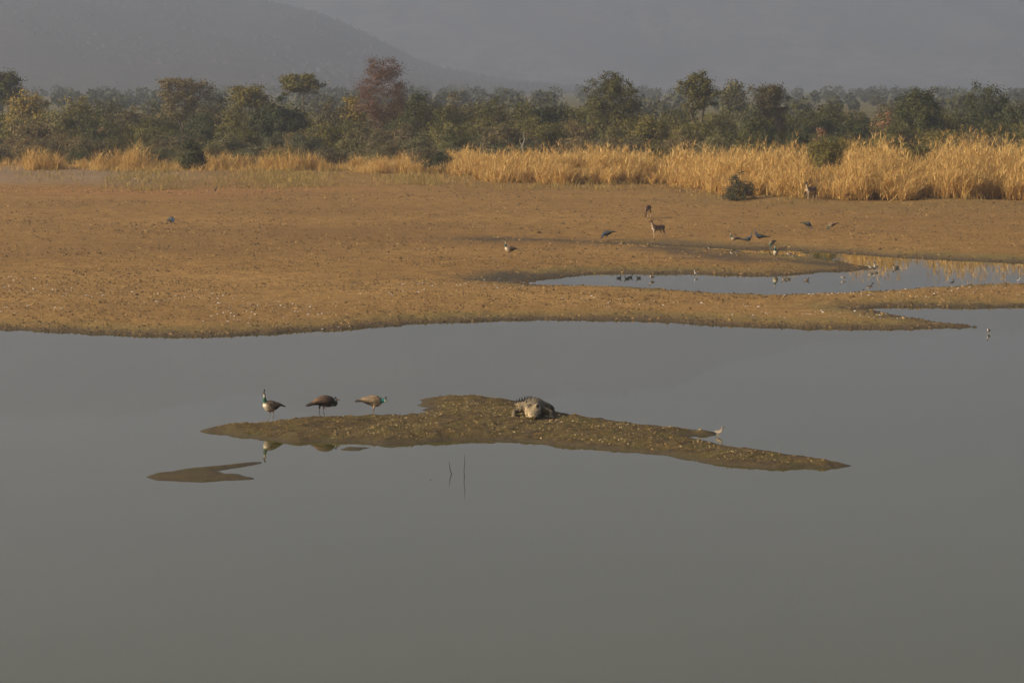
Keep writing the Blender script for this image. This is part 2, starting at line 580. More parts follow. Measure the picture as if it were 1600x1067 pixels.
M_HILL = hill_material('dry_wooded_slope', (0.105, 0.078, 0.05), (0.07, 0.055, 0.036), (0.035, 0.032, 0.022), 0.012)
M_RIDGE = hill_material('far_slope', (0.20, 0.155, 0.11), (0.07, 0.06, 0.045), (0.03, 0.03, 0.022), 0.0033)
near_hill, NH = hill('near_hill', [(-2500, 330), (-1200, 320), (-500, 300), (0, 235), (200, 195), (330, 158), (400, 135), (480, 112), (560, 78), (620, 48),
                                   (680, 22), (740, 6), (820, -4), (950, -10), (4000, -12)], 4000, 2500, 1500, (-2700, 1000), 26.0, 64.0, M_HILL, 201)
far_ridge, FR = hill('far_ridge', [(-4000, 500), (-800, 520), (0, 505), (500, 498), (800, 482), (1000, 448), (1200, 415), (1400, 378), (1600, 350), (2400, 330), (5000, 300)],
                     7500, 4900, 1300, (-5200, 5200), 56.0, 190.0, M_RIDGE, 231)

def octa(n, pos, size, flatten, rng):
    """n small lumps with uneven corners; (n,3) positions, (n,) radii"""
    base = np.array([[1, 0, -0.3], [0, 1, -0.3], [-1, 0, -0.3], [0, -1, -0.3], [0, 0, 1]], float)
    th = rng.uniform(0, 6.28, n)
    c, s = np.cos(th), np.sin(th)
    v = np.repeat(base[None], n, 0) * rng.uniform(0.6, 1.35, (n, 5, 1)) * size[:, None, None]
    vx = v[:, :, 0] * c[:, None] - v[:, :, 1] * s[:, None]
    vy = v[:, :, 0] * s[:, None] + v[:, :, 1] * c[:, None]
    v = np.stack([vx, vy, v[:, :, 2] * flatten], 2) + pos[:, None, :]
    f = np.array([[0, 1, 4], [1, 2, 4], [2, 3, 4], [3, 0, 4]])
    faces = (f[None] + 5 * np.arange(n)[:, None, None]).reshape(-1, 3)
    return v.reshape(-1, 3), faces

def scatter_on(grid, n, rng, zmin):
    x, y, Z = grid
    X = rng.uniform(x[0] + 10, x[-1] - 10, n)
    Y = rng.uniform(y[0] + 10, y[-1] - 10, n)
    i = np.searchsorted(x, X) - 1
    j = np.searchsorted(y, Y) - 1
    fx, fy = (X - x[i]) / (x[1] - x[0]), (Y - y[j]) / (y[1] - y[0])
    z = (Z[j, i] * (1 - fx) + Z[j, i + 1] * fx) * (1 - fy) + (Z[j + 1, i] * (1 - fx) + Z[j + 1, i + 1] * fx) * fy
    k = z > zmin
    return np.column_stack([X, Y, z])[k]

M_SCRUB = random_island_material('hill_scrub', [(0.0, (0.04, 0.036, 0.024)), (0.6, (0.065, 0.052, 0.035)), (1.0, (0.105, 0.08, 0.054))], 1.0)
pts = scatter_on(NH, 30000, RNG, 6.0)
pts = pts[vnoise(pts[:, 0] * 0.014, pts[:, 1] * 0.007, 66) > -0.22]
v, f_ = octa(len(pts), pts, RNG.uniform(2.1, 5.6, len(pts)), 0.95, RNG)
stuff(obj('hill_scrub', mesh_np('hill_scrub', v, f_, True), M_SCRUB), 'dry scrub covering the hazy hillside on the left', 'scrub')
pts = scatter_on(FR, 18000, RNG, 20.0)
pts = pts[fbm(pts[:, 0], pts[:, 1], 330, 3, 88) > 0.02]
v, f_ = octa(len(pts), pts, RNG.uniform(7, 19, len(pts)), 0.9, RNG)
stuff(obj('ridge_scrub', mesh_np('ridge_scrub', v, f_, True), M_SCRUB), 'woods in patches on the far hazy ridge', 'woods')

# ------------------------------------------------------------------ vegetation builders
class Tubes:
    def __init__(self):
        self.v, self.f, self.n = [], [], 0
    def add(self, pts, rad, sides=5):
        pts = np.asarray(pts, float)
        k = len(pts)
        tan = np.gradient(pts, axis=0)
        tan /= np.linalg.norm(tan, axis=1, keepdims=True) + 1e-9
        ref = np.where(np.abs(tan[:, 2:3]) > 0.9, np.array([[1.0, 0, 0]]), np.array([[0, 0, 1.0]]))
        u = np.cross(tan, ref)
        u /= np.linalg.norm(u, axis=1, keepdims=True) + 1e-9
        w = np.cross(tan, u)
        a = np.arange(sides) * 2 * np.pi / sides
        r = np.broadcast_to(np.asarray(rad, float), (k,))
        ring = pts[:, None] + r[:, None, None] * (np.cos(a)[None, :, None] * u[:, None] + np.sin(a)[None, :, None] * w[:, None])
        self.v.append(ring.reshape(-1, 3))
        i = (np.arange(k - 1)[:, None] * sides + np.arange(sides)[None]).ravel()
        j = (np.arange(k - 1)[:, None] * sides + (np.arange(sides)[None] + 1) % sides).ravel()
        self.f.append(np.stack([i, j, j + sides, i + sides], 1) + self.n)
        self.n += k * sides
    def mesh(self, name):
        return mesh_np(name, np.concatenate(self.v), np.concatenate(self.f), True)

def leaf_cards(centres, size, rng, aspect=0.6, up=0.3, out=None):
    n = len(centres)
    nrm = rng.normal(size=(n, 3)) * (1.0 if out is None else 0.55) + np.array([0, 0, up])
    if out is not None:
        nrm = nrm + out
    nrm /= np.linalg.norm(nrm, axis=1, keepdims=True)
    t = np.cross(nrm, rng.normal(size=(n, 3)))
    t /= np.linalg.norm(t, axis=1, keepdims=True) + 1e-9
    b = np.cross(nrm, t)
    s = (size * rng.uniform(0.55, 1.35, n))[:, None]
    v = np.stack([centres - t * s, centres + b * s * aspect + nrm * s * 0.18, centres + t * s, centres - b * s * aspect + nrm * s * 0.18], 1)
    return v.reshape(-1, 3), np.arange(4 * n).reshape(-1, 4)

def bezier(a, b, c, n):
    t = np.linspace(0, 1, n)[:, None]
    return (1 - t) ** 2 * a + 2 * t * (1 - t) * b + t * t * c

def build_tree(name, seed, H, Wd, base=0.3, shape='round', clumps=70, per=80, leaf=0.16, clump_r=0.6, stems=1, trunk_r=0.16,
               twigs=3, lobes=0.35, flat_=0.7):
    """trunk mesh (stems, limbs, twigs) and crown mesh (leaf faces gathered in clumps)"""
    rng = np.random.default_rng(seed)
    cz0 = base * H
    cs = []
    ph = rng.uniform(0, 6.28, 6)
    while len(cs) < clumps:
        d = rng.normal(size=3)
        d /= np.linalg.norm(d)
        r = rng.uniform(0.25, 1.0) ** 0.45
        az = math.atan2(d[1], d[0])
        lob = 1 - lobes * 0.5 * (1 + math.sin(3 * az + ph[0] + 2.5 * d[2]) * 0.6 + math.sin(5 * az + ph[1] - 4 * d[2]) * 0.4)
        if shape == 'umbrella':
            p = np.array([d[0] * Wd / 2 * r * lob, d[1] * Wd / 2 * r * lob, H - (H - cz0) * (rng.uniform(0, 1) ** 1.3) * (0.35 + 0.65 * r * r)])
        elif shape == 'mound':
            z = abs(d[2])
            p = np.array([d[0] * Wd / 2 * r * lob, d[1] * Wd / 2 * r * lob, cz0 + (H - cz0) * z * r * lob])
        else:
            p = np.array([d[0] * Wd / 2 * r * lob, d[1] * Wd / 2 * r * lob, (H + cz0) / 2 + d[2] * (H - cz0) / 2 * r * (0.6 + 0.4 * lob + 0.1)])
        cs.append(p)
    cs = np.array(cs)
    tb = Tubes()
    nodes, lev = [], []
    fork = max(cz0 * 0.9, 0.12 * H)
    for k in range(stems):
        a = 6.28 * k / stems + rng.uniform(-0.4, 0.4)
        sp = (0.10 if stems > 1 else 0.02) * Wd
        top = np.array([math.cos(a) * sp * 1.6, math.sin(a) * sp * 1.6, fork + 0.25 * (H - fork)])
        bot = np.array([math.cos(a) * sp * 0.25, math.sin(a) * sp * 0.25, -0.3])
        mid = 0.5 * (top + bot) + rng.normal(size=3) * 0.04 * H
        pts_ = bezier(bot, mid, top, 7)
        tb.add(pts_, np.linspace(trunk_r, trunk_r * 0.45, 7), 6)
        for q in pts_[2:]:
            nodes.append(q)
            lev.append(trunk_r * 0.5)
    order = np.argsort(np.linalg.norm(cs - np.array([0, 0, fork]), axis=1))
    for i in order:
        c = cs[i]
        nn = np.array(nodes)
        dist = np.linalg.norm(nn - c, axis=1) + 0.9 * np.maximum(nn[:, 2] - c[2] + 0.1, 0)
        j = int(np.argmin(dist))
        a = nn[j]
        L = np.linalg.norm(c - a)
        mid = 0.5 * (a + c) + rng.normal(size=3) * 0.1 * L + np.array([0, 0, 0.08 * L])
        r0 = lev[j]
        pts_ = bezier(a, mid, c, 4)
        r1 = max(r0 * 0.62, 0.012)
        tb.add(pts_, np.linspace(r0 * 0.85, r1, 4), 4)
        nodes += [pts_[2], pts_[3]]
        lev += [max(r0 * 0.75, 0.014), r1]
        for _ in range(twigs):
            e = c + rng.normal(size=3) * clump_r * np.array([1, 1, flat_])
            tb.add([c, 0.5 * (c + e) + rng.normal(size=3) * 0.05, e], [0.014, 0.01, 0.005], 3)
    wood = tb.mesh(name + '_wood')
    crown = None
    if per:
        n = clumps * per
        sc = rng.uniform(0.6, 1.25, clumps)
        ctr = np.repeat(cs, per, 0) + rng.normal(size=(n, 3)) * (np.repeat(sc, per)[:, None] * clump_r * np.array([0.62, 0.62, 0.62 * flat_]))
        mid = np.array([0, 0, 0.35 * (H + cz0)])
        od = (ctr - np.repeat(cs, per, 0)) / clump_r + 0.7 * (ctr - mid) / (np.linalg.norm(ctr - mid, axis=1, keepdims=True) + 1e-6)
        od /= np.linalg.norm(od, axis=1, keepdims=True) + 1e-6
        k_ = ctr[:, 2] > 0.03
        v, f_ = leaf_cards(ctr[k_], leaf, rng, out=od[k_])
        crown = mesh_np(name + '_leaves', v, f_)
    return wood, crown

def blades(base, n_per, length, tilt, droop, width, rng, seg=5):
    """arching grass blades: base (K,3) -> K*n_per blades"""
    K = len(base) * n_per
    b = np.repeat(base, n_per, 0)
    L = np.repeat(length, n_per) * rng.uniform(0.45, 1.08, K)
    az = rng.uniform(0, 6.283, K)
    ti = np.abs(rng.normal(0, tilt, K))
    dr = rng.uniform(0.2, 1.0, K) * droop
    t = np.linspace(0, 1, seg)[None]
    out = L[:, None] * (np.sin(ti)[:, None] * t + dr[:, None] * t ** 2.5)
    up = L[:, None] * (np.cos(ti)[:, None] * t - 0.55 * dr[:, None] * t ** 3)
    ca, sa = np.cos(az), np.sin(az)
    pos = np.stack([b[:, 0:1] + out * ca[:, None], b[:, 1:2] + out * sa[:, None], b[:, 2:3] + up], 2)
    w = width * rng.uniform(0.5, 1.4, K)[:, None] * (1 - 0.92 * t ** 1.5)
    ra = az + rng.uniform(0.6, 2.5, K)
    side = np.stack([np.cos(ra), np.sin(ra), np.zeros(K)], 1)[:, None]
    v = np.stack([pos - side * w[:, :, None], pos + side * w[:, :, None]], 2)
    i = np.arange(seg - 1) * 2
    fb = np.stack([i, i + 1, i + 3, i + 2], 1)
    faces = (fb[None] + (np.arange(K) * seg * 2)[:, None, None]).reshape(-1, 4)
    return v.reshape(-1, 3), faces

def join(parts):
    vs_, fs, n = [], [], 0
    for v, f_ in parts:
        vs_.append(v)
        fs.append(f_ + n)
        n += len(v)
    return np.concatenate(vs_), np.concatenate(fs)

L_OLIVE = leaf_material('olive_leaves', (0.055, 0.053, 0.015), (0.175, 0.150, 0.040))
L_DARK = leaf_material('dark_green_leaves', (0.030, 0.036, 0.012), (0.090, 0.092, 0.030))
L_GREY = leaf_material('grey_green_leaves', (0.075, 0.074, 0.038), (0.165, 0.152, 0.074))
L_YELL = leaf_material('yellow_green_leaves', (0.11, 0.092, 0.024), (0.27, 0.205, 0.056))
L_BROWN = leaf_material('brown_twiggy_leaves', (0.095, 0.075, 0.036), (0.20, 0.152, 0.070))
L_RED = leaf_material('red_brown_leaves', (0.095, 0.048, 0.026), (0.20, 0.108, 0.056), 0.2, 0.1)
L_TAN = leaf_material('dry_tan_leaves', (0.22, 0.12, 0.06), (0.36, 0.20, 0.10), 0.2, 0.1)

def plant(name, label, cat, meshes, loc, rz=0.0, scale=1.0, mat=None, group=None, wood_name='trunk', bark=None):
    t = thing(name, label, cat, loc, rz, group, scale)
    wood, crown = meshes
    o = obj(wood_name, wood, bark or M_BARK, t)
    if crown is not None:
        c = obj('crown', crown, None, t)
        if not crown.materials:
            crown.materials.append(mat)
        c.material_slots[0].link = 'OBJECT'
        c.material_slots[0].material = mat
    return t

def tree_here(name, label, px, ytop, wpx, D, mat, seed, cat='tree', bark=None, yb=None, **kw):
    """a tree whose crown top shows at ytop when it stands D metres away"""
    top = at_dist(px, ytop, D)
    g = zg(top[0], D)
    H = top[2] - g
    Wd = wpx * D / F
    me = build_tree(name + str(seed), seed, H, Wd, **kw)
    return plant(name, label, cat, me, (top[0], D, g), random.uniform(0, 0.2), 1.0, mat, bark=bark)

# the trees one can tell apart along the skyline
tree_here('umbrella_acacia', 'flat-topped umbrella acacia rising on a thin stem above the scrub', 472, 119, 84, 375, L_OLIVE, 1, shape='umbrella', base=0.66, clumps=62, per=90, clump_r=0.6, trunk_r=0.16, leaf=0.13, flat_=0.45, lobes=0.6)
tree_here('bare_tree', 'reddish brown leafless tree with dense twigs, tallest of the scrub', 597, 93, 84, 345, L_RED, 2, shape='round', base=0.2, clumps=170, per=65, clump_r=0.7, trunk_r=0.2, twigs=9, leaf=0.09, lobes=0.15, bark=plain_material('red_brown_bark', (0.07, 0.04, 0.028), (0.13, 0.075, 0.05), 6.0))
tree_here('tall_open_tree', 'tall olive tree with bare lower trunk and open crown', 1089, 107, 82, 330, L_OLIVE, 3, shape='round', base=0.47, clumps=75, per=85, clump_r=0.55, trunk_r=0.2, stems=2, lobes=0.85, leaf=0.12)
tree_here('round_crowned_tree', 'broad pale olive tree with a full round crown above the reeds', 955, 113, 104, 335, L_OLIVE, 4, shape='round', base=0.2, clumps=150, per=80, clump_r=0.62, trunk_r=0.22, lobes=0.7, leaf=0.12)
tree_here('spreading_acacia', 'wide brownish acacia with its spreading limbs showing', 290, 127, 125, 350, L_BROWN, 5, shape='umbrella', base=0.30, clumps=120, per=65, clump_r=0.65, stems=3, trunk_r=0.2, leaf=0.12, flat_=0.5, lobes=0.6)
tree_here('dense_green_tree', 'dense dark green tree in front of the umbrella acacia', 432, 146, 125, 330, L_DARK, 6, shape='mound', base=0.04, clumps=170, per=85, clump_r=0.75, stems=3, leaf=0.15)
tree_here('flat_crowned_tree', 'small dark flat-crowned tree beside the umbrella acacia', 388, 138, 70, 365, L_OLIVE, 7, shape='umbrella', base=0.6, clumps=55, per=70, clump_r=0.7, leaf=0.15)
tree_here('dark_leafy_tree', 'dark green leafy tree with twin crowns behind the tallest reeds', 1440, 134, 100, 330, L_DARK, 8, shape='round', base=0.05, clumps=170, per=90, clump_r=0.6, trunk_r=0.24, lobes=0.85, leaf=0.13)
tree_here('large_dark_tree', 'largest dark green tree at the end of the scrub line', 1538, 113, 125, 352, L_DARK, 9, shape='mound', base=0.05, clumps=210, per=90, clump_r=0.7, stems=3, trunk_r=0.22, lobes=0.75, leaf=0.13)
tree_here('brown_topped_tree', 'brown-topped tree with a dark thick stem right of the tall open tree', 1206, 138, 78, 335, L_BROWN, 10, shape='umbrella', base=0.35, clumps=90, per=75, clump_r=0.6, stems=2, trunk_r=0.24, lobes=0.7, leaf=0.12)
tree_here('olive_tree', 'low wide olive tree between the brown-topped tree and the dark leafy tree', 1300, 150, 105, 350, L_OLIVE, 12, shape='mound', base=0.08, clumps=120, per=75, clump_r=0.75, stems=3)
tree_here('blue_green_tree', 'hazy blue-green tree close behind the tall open tree', 1146, 130, 46, 430, L_GREY, 13, shape='round', base=0.1, clumps=70, per=75, clump_r=0.8, leaf=0.18)
tree_here('edge_tree', 'dark green tree with arching crown by the yellow-green shrubs', 8, 118, 62, 400, L_DARK, 14, shape='umbrella', base=0.45, clumps=70, per=75, clump_r=0.75, leaf=0.17)
tree_here('yellowing_tree', 'yellow-green tree with autumn tint near the arching dark tree', 45, 133, 90, 355, L_YELL, 15, shape='mound', base=0.1, clumps=110, per=75, clump_r=0.75, stems=2)
tree_here('yellowing_tree', 'yellow-green tree rising behind a dense grey-green bush', 122, 141, 64, 360, L_YELL, 16, shape='mound', base=0.15, clumps=80, per=75, clump_r=0.7, stems=2)
tree_here('yellowing_tree', 'yellow-green leafy shrub-tree at the foot of the reddish bare tree', 548, 138, 56, 352, L_YELL, 17, shape='mound', base=0.1, clumps=80, per=75, clump_r=0.7, stems=2)
tree_here('pointed_green_tree', 'small pointed green tree right beside the reddish bare tree', 650, 144, 40, 355, L_DARK, 18, shape='round', base=0.1, clumps=60, per=75, clump_r=0.65)
tree_here('dry_shrub', 'dry pinkish tan shrub against the dark leafy tree', 1380, 167, 36, 322, L_TAN, 19, cat='shrub', shape='mound', base=0.05, clumps=40, per=60, clump_r=0.5, stems=3, trunk_r=0.05, leaf=0.13)
tree_here('dry_shrub', 'small rusty tan shrub under the brown-topped tree', 1283, 191, 24, 310, L_TAN, 20, cat='shrub', shape='mound', base=0.05, clumps=26, per=50, clump_r=0.4, stems=3, trunk_r=0.05, leaf=0.12)
tree_here('dry_shrub', 'small rusty tan shrub under the wide brownish acacia', 158, 182, 26, 318, L_TAN, 21, cat='shrub', shape='mound', base=0.05, clumps=26, per=50, clump_r=0.4, stems=3, trunk_r=0.05, leaf=0.12)
tree_here('dark_bush', 'dense dark round bush standing among the dry grass clumps', 301, 206, 40, 262, L_DARK, 22, cat='bush', shape='mound', base=0.02, clumps=70, per=80, clump_r=0.4, stems=4, trunk_r=0.05, leaf=0.10)
tree_here('dark_bush', 'dark olive bush growing out of the tall reeds', 1290, 210, 78, 229, L_OLIVE, 23, cat='bush', shape='mound', base=0.3, clumps=90, per=80, clump_r=0.45, stems=4, trunk_r=0.06, leaf=0.09)
tree_here('dark_bush', 'dark bush sunk in the reeds below the dark leafy tree', 1432, 217, 66, 231, L_OLIVE, 24, cat='bush', shape='mound', base=0.3, clumps=70, per=80, clump_r=0.45, stems=4, trunk_r=0.06, leaf=0.09)
tree_here('dark_bush', 'small dark twiggy bush at the front foot of the reeds', 1155, 266, 64, 208, L_DARK, 25, cat='bush', shape='mound', base=0.02, clumps=60, per=55, clump_r=0.28, stems=6, trunk_r=0.03, twigs=9, leaf=0.05)
tree_here('dark_bush', 'low dark green bush at the end of the reed belt, half hiding a log', 688, 236, 60, 262, L_DARK, 26, cat='bush', shape='mound', base=0.02, clumps=70, per=75, clump_r=0.4, stems=4, trunk_r=0.05, leaf=0.09)
tree_here('dark_bush', 'green bush in the gap between two stands of reeds', 1032, 218, 74, 258, L_OLIVE, 27, cat='bush', shape='mound', base=0.02, clumps=90, per=75, clump_r=0.45, stems=4, trunk_r=0.05, leaf=0.09)

# bushes that fill the scrub belt, in four kinds
variants = {}
for kind, mat, nv in (('olive', L_OLIVE, 3), ('dark', L_DARK, 3), ('grey', L_GREY, 3), ('brown', L_BROWN, 3)):
    variants[kind] = [build_tree('bush_%s%d' % (kind, k), 300 + 17 * k + len(kind), 4.2, 6.0 + 0.6 * k, base=0.03, shape='mound', clumps=85, per=100,
                                 clump_r=0.68, stems=5, trunk_r=0.07, leaf=0.112, twigs=2 if kind != 'brown' else 4, lobes=0.5) for k in range(nv)]
BUSH = dict(olive=('olive_bush', 'rounded olive bush', L_OLIVE),
            dark=('dark_green_bush', 'dense dark green bush', L_DARK),
            grey=('grey_green_bush', 'soft grey-green bush', L_GREY),
            brown=('brown_bush', 'brownish half-bare thorn bush', L_BROWN))
brng = np.random.default_rng(77)
LANDMARKS = [(8, 'the arching dark tree'), (45, 'the autumn-tinted tree'), (122, 'the yellow-green tree'), (215, 'the broad clump of straw grass'),
             (290, 'the wide brownish acacia'), (388, 'the small flat-crowned tree'), (432, 'the dense dark green tree'), (472, 'the umbrella acacia'), (548, 'the yellow-green shrub-tree'),
             (597, 'the reddish bare tree'), (650, 'the small pointed green tree'), (745, 'the thin end of the reeds'), (816, 'the bleached dead stem'), (885, 'the lower stand of reeds'),
             (955, 'the round-crowned tree'), (1032, 'the gap in the reeds'), (1089, 'the tall open tree'), (1146, 'the hazy blue-green tree'), (1206, 'the brown-topped tree'), (1283, 'the small rusty shrub'),
             (1330, 'the low wide olive tree'), (1380, 'the dry pinkish shrub'), (1440, 'the dark leafy tree'), (1538, 'the largest dark tree'), (1600, 'the tallest reeds')]
def bush_label(look, px, D):
    lm = min(LANDMARKS, key=lambda q: abs(q[0] - px))[1]
    row = '%s amid the straw clumps near %s' if D < 270 else 'low %s at the scrub front near %s' if D < 289 else ('%s in the second scrub row near %s' if D < 307 else ('%s halfway back near %s' if D < 327 else ('tall %s at the scrub back near %s' if D < 355 else ('%s far behind the scrub near %s' if D < 398 else 'hazy %s on the far side near %s'))))
    return row % (look, lm)

def bush(px, ytop, D, kind, wscale=1.0):
    top = at_dist(px, ytop, D)
    g = zg(top[0], D)
    H = max(top[2] - g, 0.8)
    name, lab, mat = BUSH[kind]
    k = int(brng.integers(3))
    s = H / 4.0
    return plant(name, bush_label(lab, px, D), 'bush', variants[kind][k], (top[0], D, g - 0.05), brng.uniform(0, 6.28),
                 (s * wscale ** 0.5 * 0.5 + 0.5 * wscale, s * wscale ** 0.5 * 0.5 + 0.5 * wscale, s), mat, lab + 'es of the scrub belt')

for px, yt, D, kind, w in [(98, 157, 325, 'grey', 1.15), (710, 194, 290, 'dark', 0.8), (783, 181, 300, 'brown', 0.95), (350, 150, 350, 'brown', 1.0),
                           (1180, 168, 318, 'dark', 0.8), (1010, 168, 318, 'olive', 0.9), (860, 148, 345, 'dark', 1.0), (905, 150, 350, 'olive', 0.9),
                           (815, 146, 352, 'olive', 1.1), (760, 147, 350, 'olive', 1.0), (722, 145, 356, 'brown', 1.0), (680, 148, 350, 'olive', 0.9),
                           (520, 150, 352, 'brown', 0.9), (200, 160, 350, 'brown', 1.1), (165, 152, 372, 'olive', 1.0), (1585, 140, 350, 'dark', 1.0)]:
    bush(px, yt, D, kind, w)
for D, y0, y1, n, kinds in ((420, 156, 166, 22, ('grey', 'olive', 'dark', 'brown')), (375, 158, 172, 24, ('olive', 'dark', 'brown', 'olive')),
                            (338, 160, 180, 26, ('olive', 'dark', 'dark', 'olive')), (316, 176, 196, 28, ('brown', 'olive', 'dark', 'olive')),
                            (277, 224, 236, 22, ('dark', 'grey', 'brown', 'olive')), (298, 194, 210, 30, ('grey', 'brown', 'brown', 'olive')), (280, 208, 224, 28, ('grey', 'brown', 'grey', 'brown'))):
    for k in range(n):
        px = -60 + 1720 * (k + brng.uniform(0.15, 0.85)) / n
        if D < 285 and px > 1040 or D < 286 and y0 == 224 and px > 715:
            continue
        bush(px, brng.uniform(y0, y1), D + brng.uniform(-8, 8), kinds[int(brng.integers(len(kinds)))], brng.uniform(0.75, 1.1))

# a bleached dead stem among the bushes
tb = Tubes()
tb.add([(0, 0, -0.2), (0.1, 0, 1.0), (0.0, 0.05, 1.9), (0.22, 0, 2.6), (0.1, 0, 3.3)], [0.08, 0.07, 0.06, 0.05, 0.02], 6)
tb.add([(0.0, 0.05, 1.9), (-0.25, 0, 2.4), (-0.2, 0.1, 2.8)], [0.05, 0.03, 0.012], 5)
p = at_dist(816, 225, 276)
o = obj('dead_stem', tb.mesh('dead_stem'), M_PALEBARK, None, (p[0], 276, zg(p[0], 276)))
o['label'], o['category'] = 'thin bleached dead stem standing among the brown bushes', 'dead tree'

# woods far out on the plain, fading into the haze
fw = []
frng = np.random.default_rng(5)
for k in range(380):
    D = frng.uniform(560, 1800)
    x = frng.uniform(-0.2, 0.2) * D
    h = frng.uniform(2.5, 6.0) * (0.75 + D / 3000)
    c = np.array([x, D, zg(x, D)])
    n = 100
    d = frng.normal(size=(n, 3))
    d /= np.linalg.norm(d, axis=1, keepdims=True)
    q = c + d * np.array([h * 0.55, h * 0.55, h * 0.5]) * frng.uniform(0.5, 1, (n, 1)) + np.array([0, 0, h * 0.52])
    fw.append(leaf_cards(q, 0.66, frng, 0.7))
v, f_ = join(fw)
stuff(obj('distant_woods', mesh_np('distant_woods', v, f_), L_GREY), 'hazy woods far out on the plain below the hills', 'woods')

# ------------------------------------------------------------------ tall dry reeds (one mass) and the separate clumps of dry grass
grng = np.random.default_rng(9)
FRONT_D = [262, 241, 236, 237, 238.5, 234, 219, 212, 207, 206, 207, 208, 208]      # metres to the front edge of the belt
FRONT = [(690, 268), (760, 284), (860, 290), (940, 287), (1000, 284), (1060, 290), (1110, 300), (1180, 305), (1270, 306), (1380, 307), (1480, 306), (1600, 307), (1760, 307)]
BACKY = 300.0
bx, by, hh = [], [], []
while len(bx) < 2250:
    px = grng.uniform(700, 1740)
    D = grng.uniform(204, 275)
    x = at_dist(px, 250, D)[0]
    fy = np.interp(px, [p[0] for p in FRONT], FRONT_D) + 1.2 * math.sin(px * 0.07) + 0.8 * math.sin(px * 0.19)
    dep = D - fy
    if dep < 0 or dep > (20 if px < 1000 else 34):
        continue
    if 1008 < px < 1052 and grng.random() < 0.75:
        continue
    if vnoise(np.array([x * 0.35]), np.array([D * 0.2]), 4)[0] < -0.3:
        continue
    if grng.random() > math.exp(-dep / 19.0):
        continue
    hmax = np.interp(px, [700, 760, 830, 960, 1050, 1150, 1300, 1380, 1480, 1740], [1.4, 2.3, 2.6, 2.9, 2.5, 3.1, 3.5, 4.0, 4.1, 4.0])
    bx.append(x)
    by.append(D)
    if 1256 < px < 1324 and D < 233:
        hmax *= 0.6
    if 1402 < px < 1462 and D < 233:
        hmax *= 0.72
    hh.append(hmax * (0.36 + 0.64 * min(1, dep / 6)) * grng.uniform(0.7, 1.12))
b_ = np.column_stack([bx, by, ground_z(np.column_stack([bx, by]))])
hh = np.array(hh)
hh *= 1 + 0.35 * fbm(b_[:, 0], b_[:, 1], 3.5, 2, 14)
b_j = np.repeat(b_, 4, 0) + np.column_stack([grng.normal(0, 0.32, (len(b_) * 4, 2)), np.zeros(len(b_) * 4)])
h_j = np.repeat(hh, 4) * grng.uniform(0.75, 1.1, len(b_j))
def leaf_starts(lo, hi):
    q = b_j.copy()
    q[:, 2] += h_j * grng.uniform(lo, hi, len(q))
    q[:, :2] += grng.normal(0, 0.12, (len(q), 2))
    return q
reeds = [blades(b_j, 3, np.full(len(b_j), 1.0), 0.8, 0.6, 0.025, grng, 3), blades(b_j, 2, h_j, 0.30, 0.30, 0.020, grng, 4), blades(b_j[::3], 1, h_j[::3] * 1.15, 0.30, 0.15, 0.017, grng, 4),
         blades(leaf_starts(0.05, 0.4), 4, np.full(len(b_j), 1.4), 0.6, 0.7, 0.027, grng, 4),
         blades(leaf_starts(0.3, 0.7), 5, np.full(len(b_j), 1.1), 0.7, 0.7, 0.027, grng, 3), blades(leaf_starts(0.6, 0.92), 4, np.full(len(b_j), 0.8), 0.7, 0.6, 0.025, grng, 3)]
v, f_ = join(reeds)
stuff(obj('dry_reeds', mesh_np('dry_reeds', v, f_), M_REED), 'tall straw-yellow reeds in a thick belt before the scrub', 'reeds')

def clump_mesh(seed, w, h, n=170):
    r = np.random.default_rng(seed)
    tufts = np.column_stack([r.uniform(-0.5, 0.5, 13) * w, r.normal(0, w * 0.14, 13)])
    th = r.uniform(0.3, 1.05, 13) * (1 - 0.3 * np.abs(tufts[:, 0]) / (0.5 * w))
    k = r.integers(13, size=n)
    base = np.column_stack([tufts[k] + r.normal(0, 0.05 * w, (n, 2)), np.full(n, -0.05)])
    L = h * th[k] * r.uniform(0.7, 1.1, n)
    up = base.copy()
    up[:, 2] += L * r.uniform(0.2, 0.7, n)
    v, f_ = join([blades(base, 4, L, 0.45, 0.55, 0.017, r, 4), blades(base, 1, L * 1.25, 0.5, 0.5, 0.016, r, 4), blades(up, 4, L * 0.45, 0.8, 0.6, 0.018, r, 3), blades(base, 2, L * 0.5, 0.9, 0.5, 0.02, r, 3)])
    return mesh_np('grass_clump', v, f_)

for k, (px, yb, yt, wpx, lab) in enumerate([
        (62, 264, 226, 70, 'arching clump of straw-yellow grass standing alone on the grey bank'),
        (150, 262, 244, 60, 'low sparse tuft of straw grass between two taller clumps'),
        (215, 264, 222, 120, 'broad clump of straw-yellow grass behind the low green herbs'),
        (348, 264, 232, 70, 'clump of straw-yellow grass close to the dense dark round bush'),
        (408, 266, 224, 105, 'tall bright clump of straw grass below the dense dark green tree'),
        (478, 266, 236, 60, 'small clump of straw grass beside the tall bright clump'),
        (560, 264, 242, 70, 'low clump of straw grass below the reddish bare tree'),
        (625, 270, 236, 110, 'wide clump of straw grass next to the low dark green bush')]):
    g = place(px, yb)
    sc = g[1] / F
    t = obj('grass_clump', clump_mesh(500 + k, wpx * sc * 1.15, (yb - yt) * sc * 1.3, 100 + int(1.6 * wpx)), M_REED, None, tuple(g))
    t['label'], t['category'], t['group'] = lab, 'grass clump', 'clumps of dry grass along the bank'

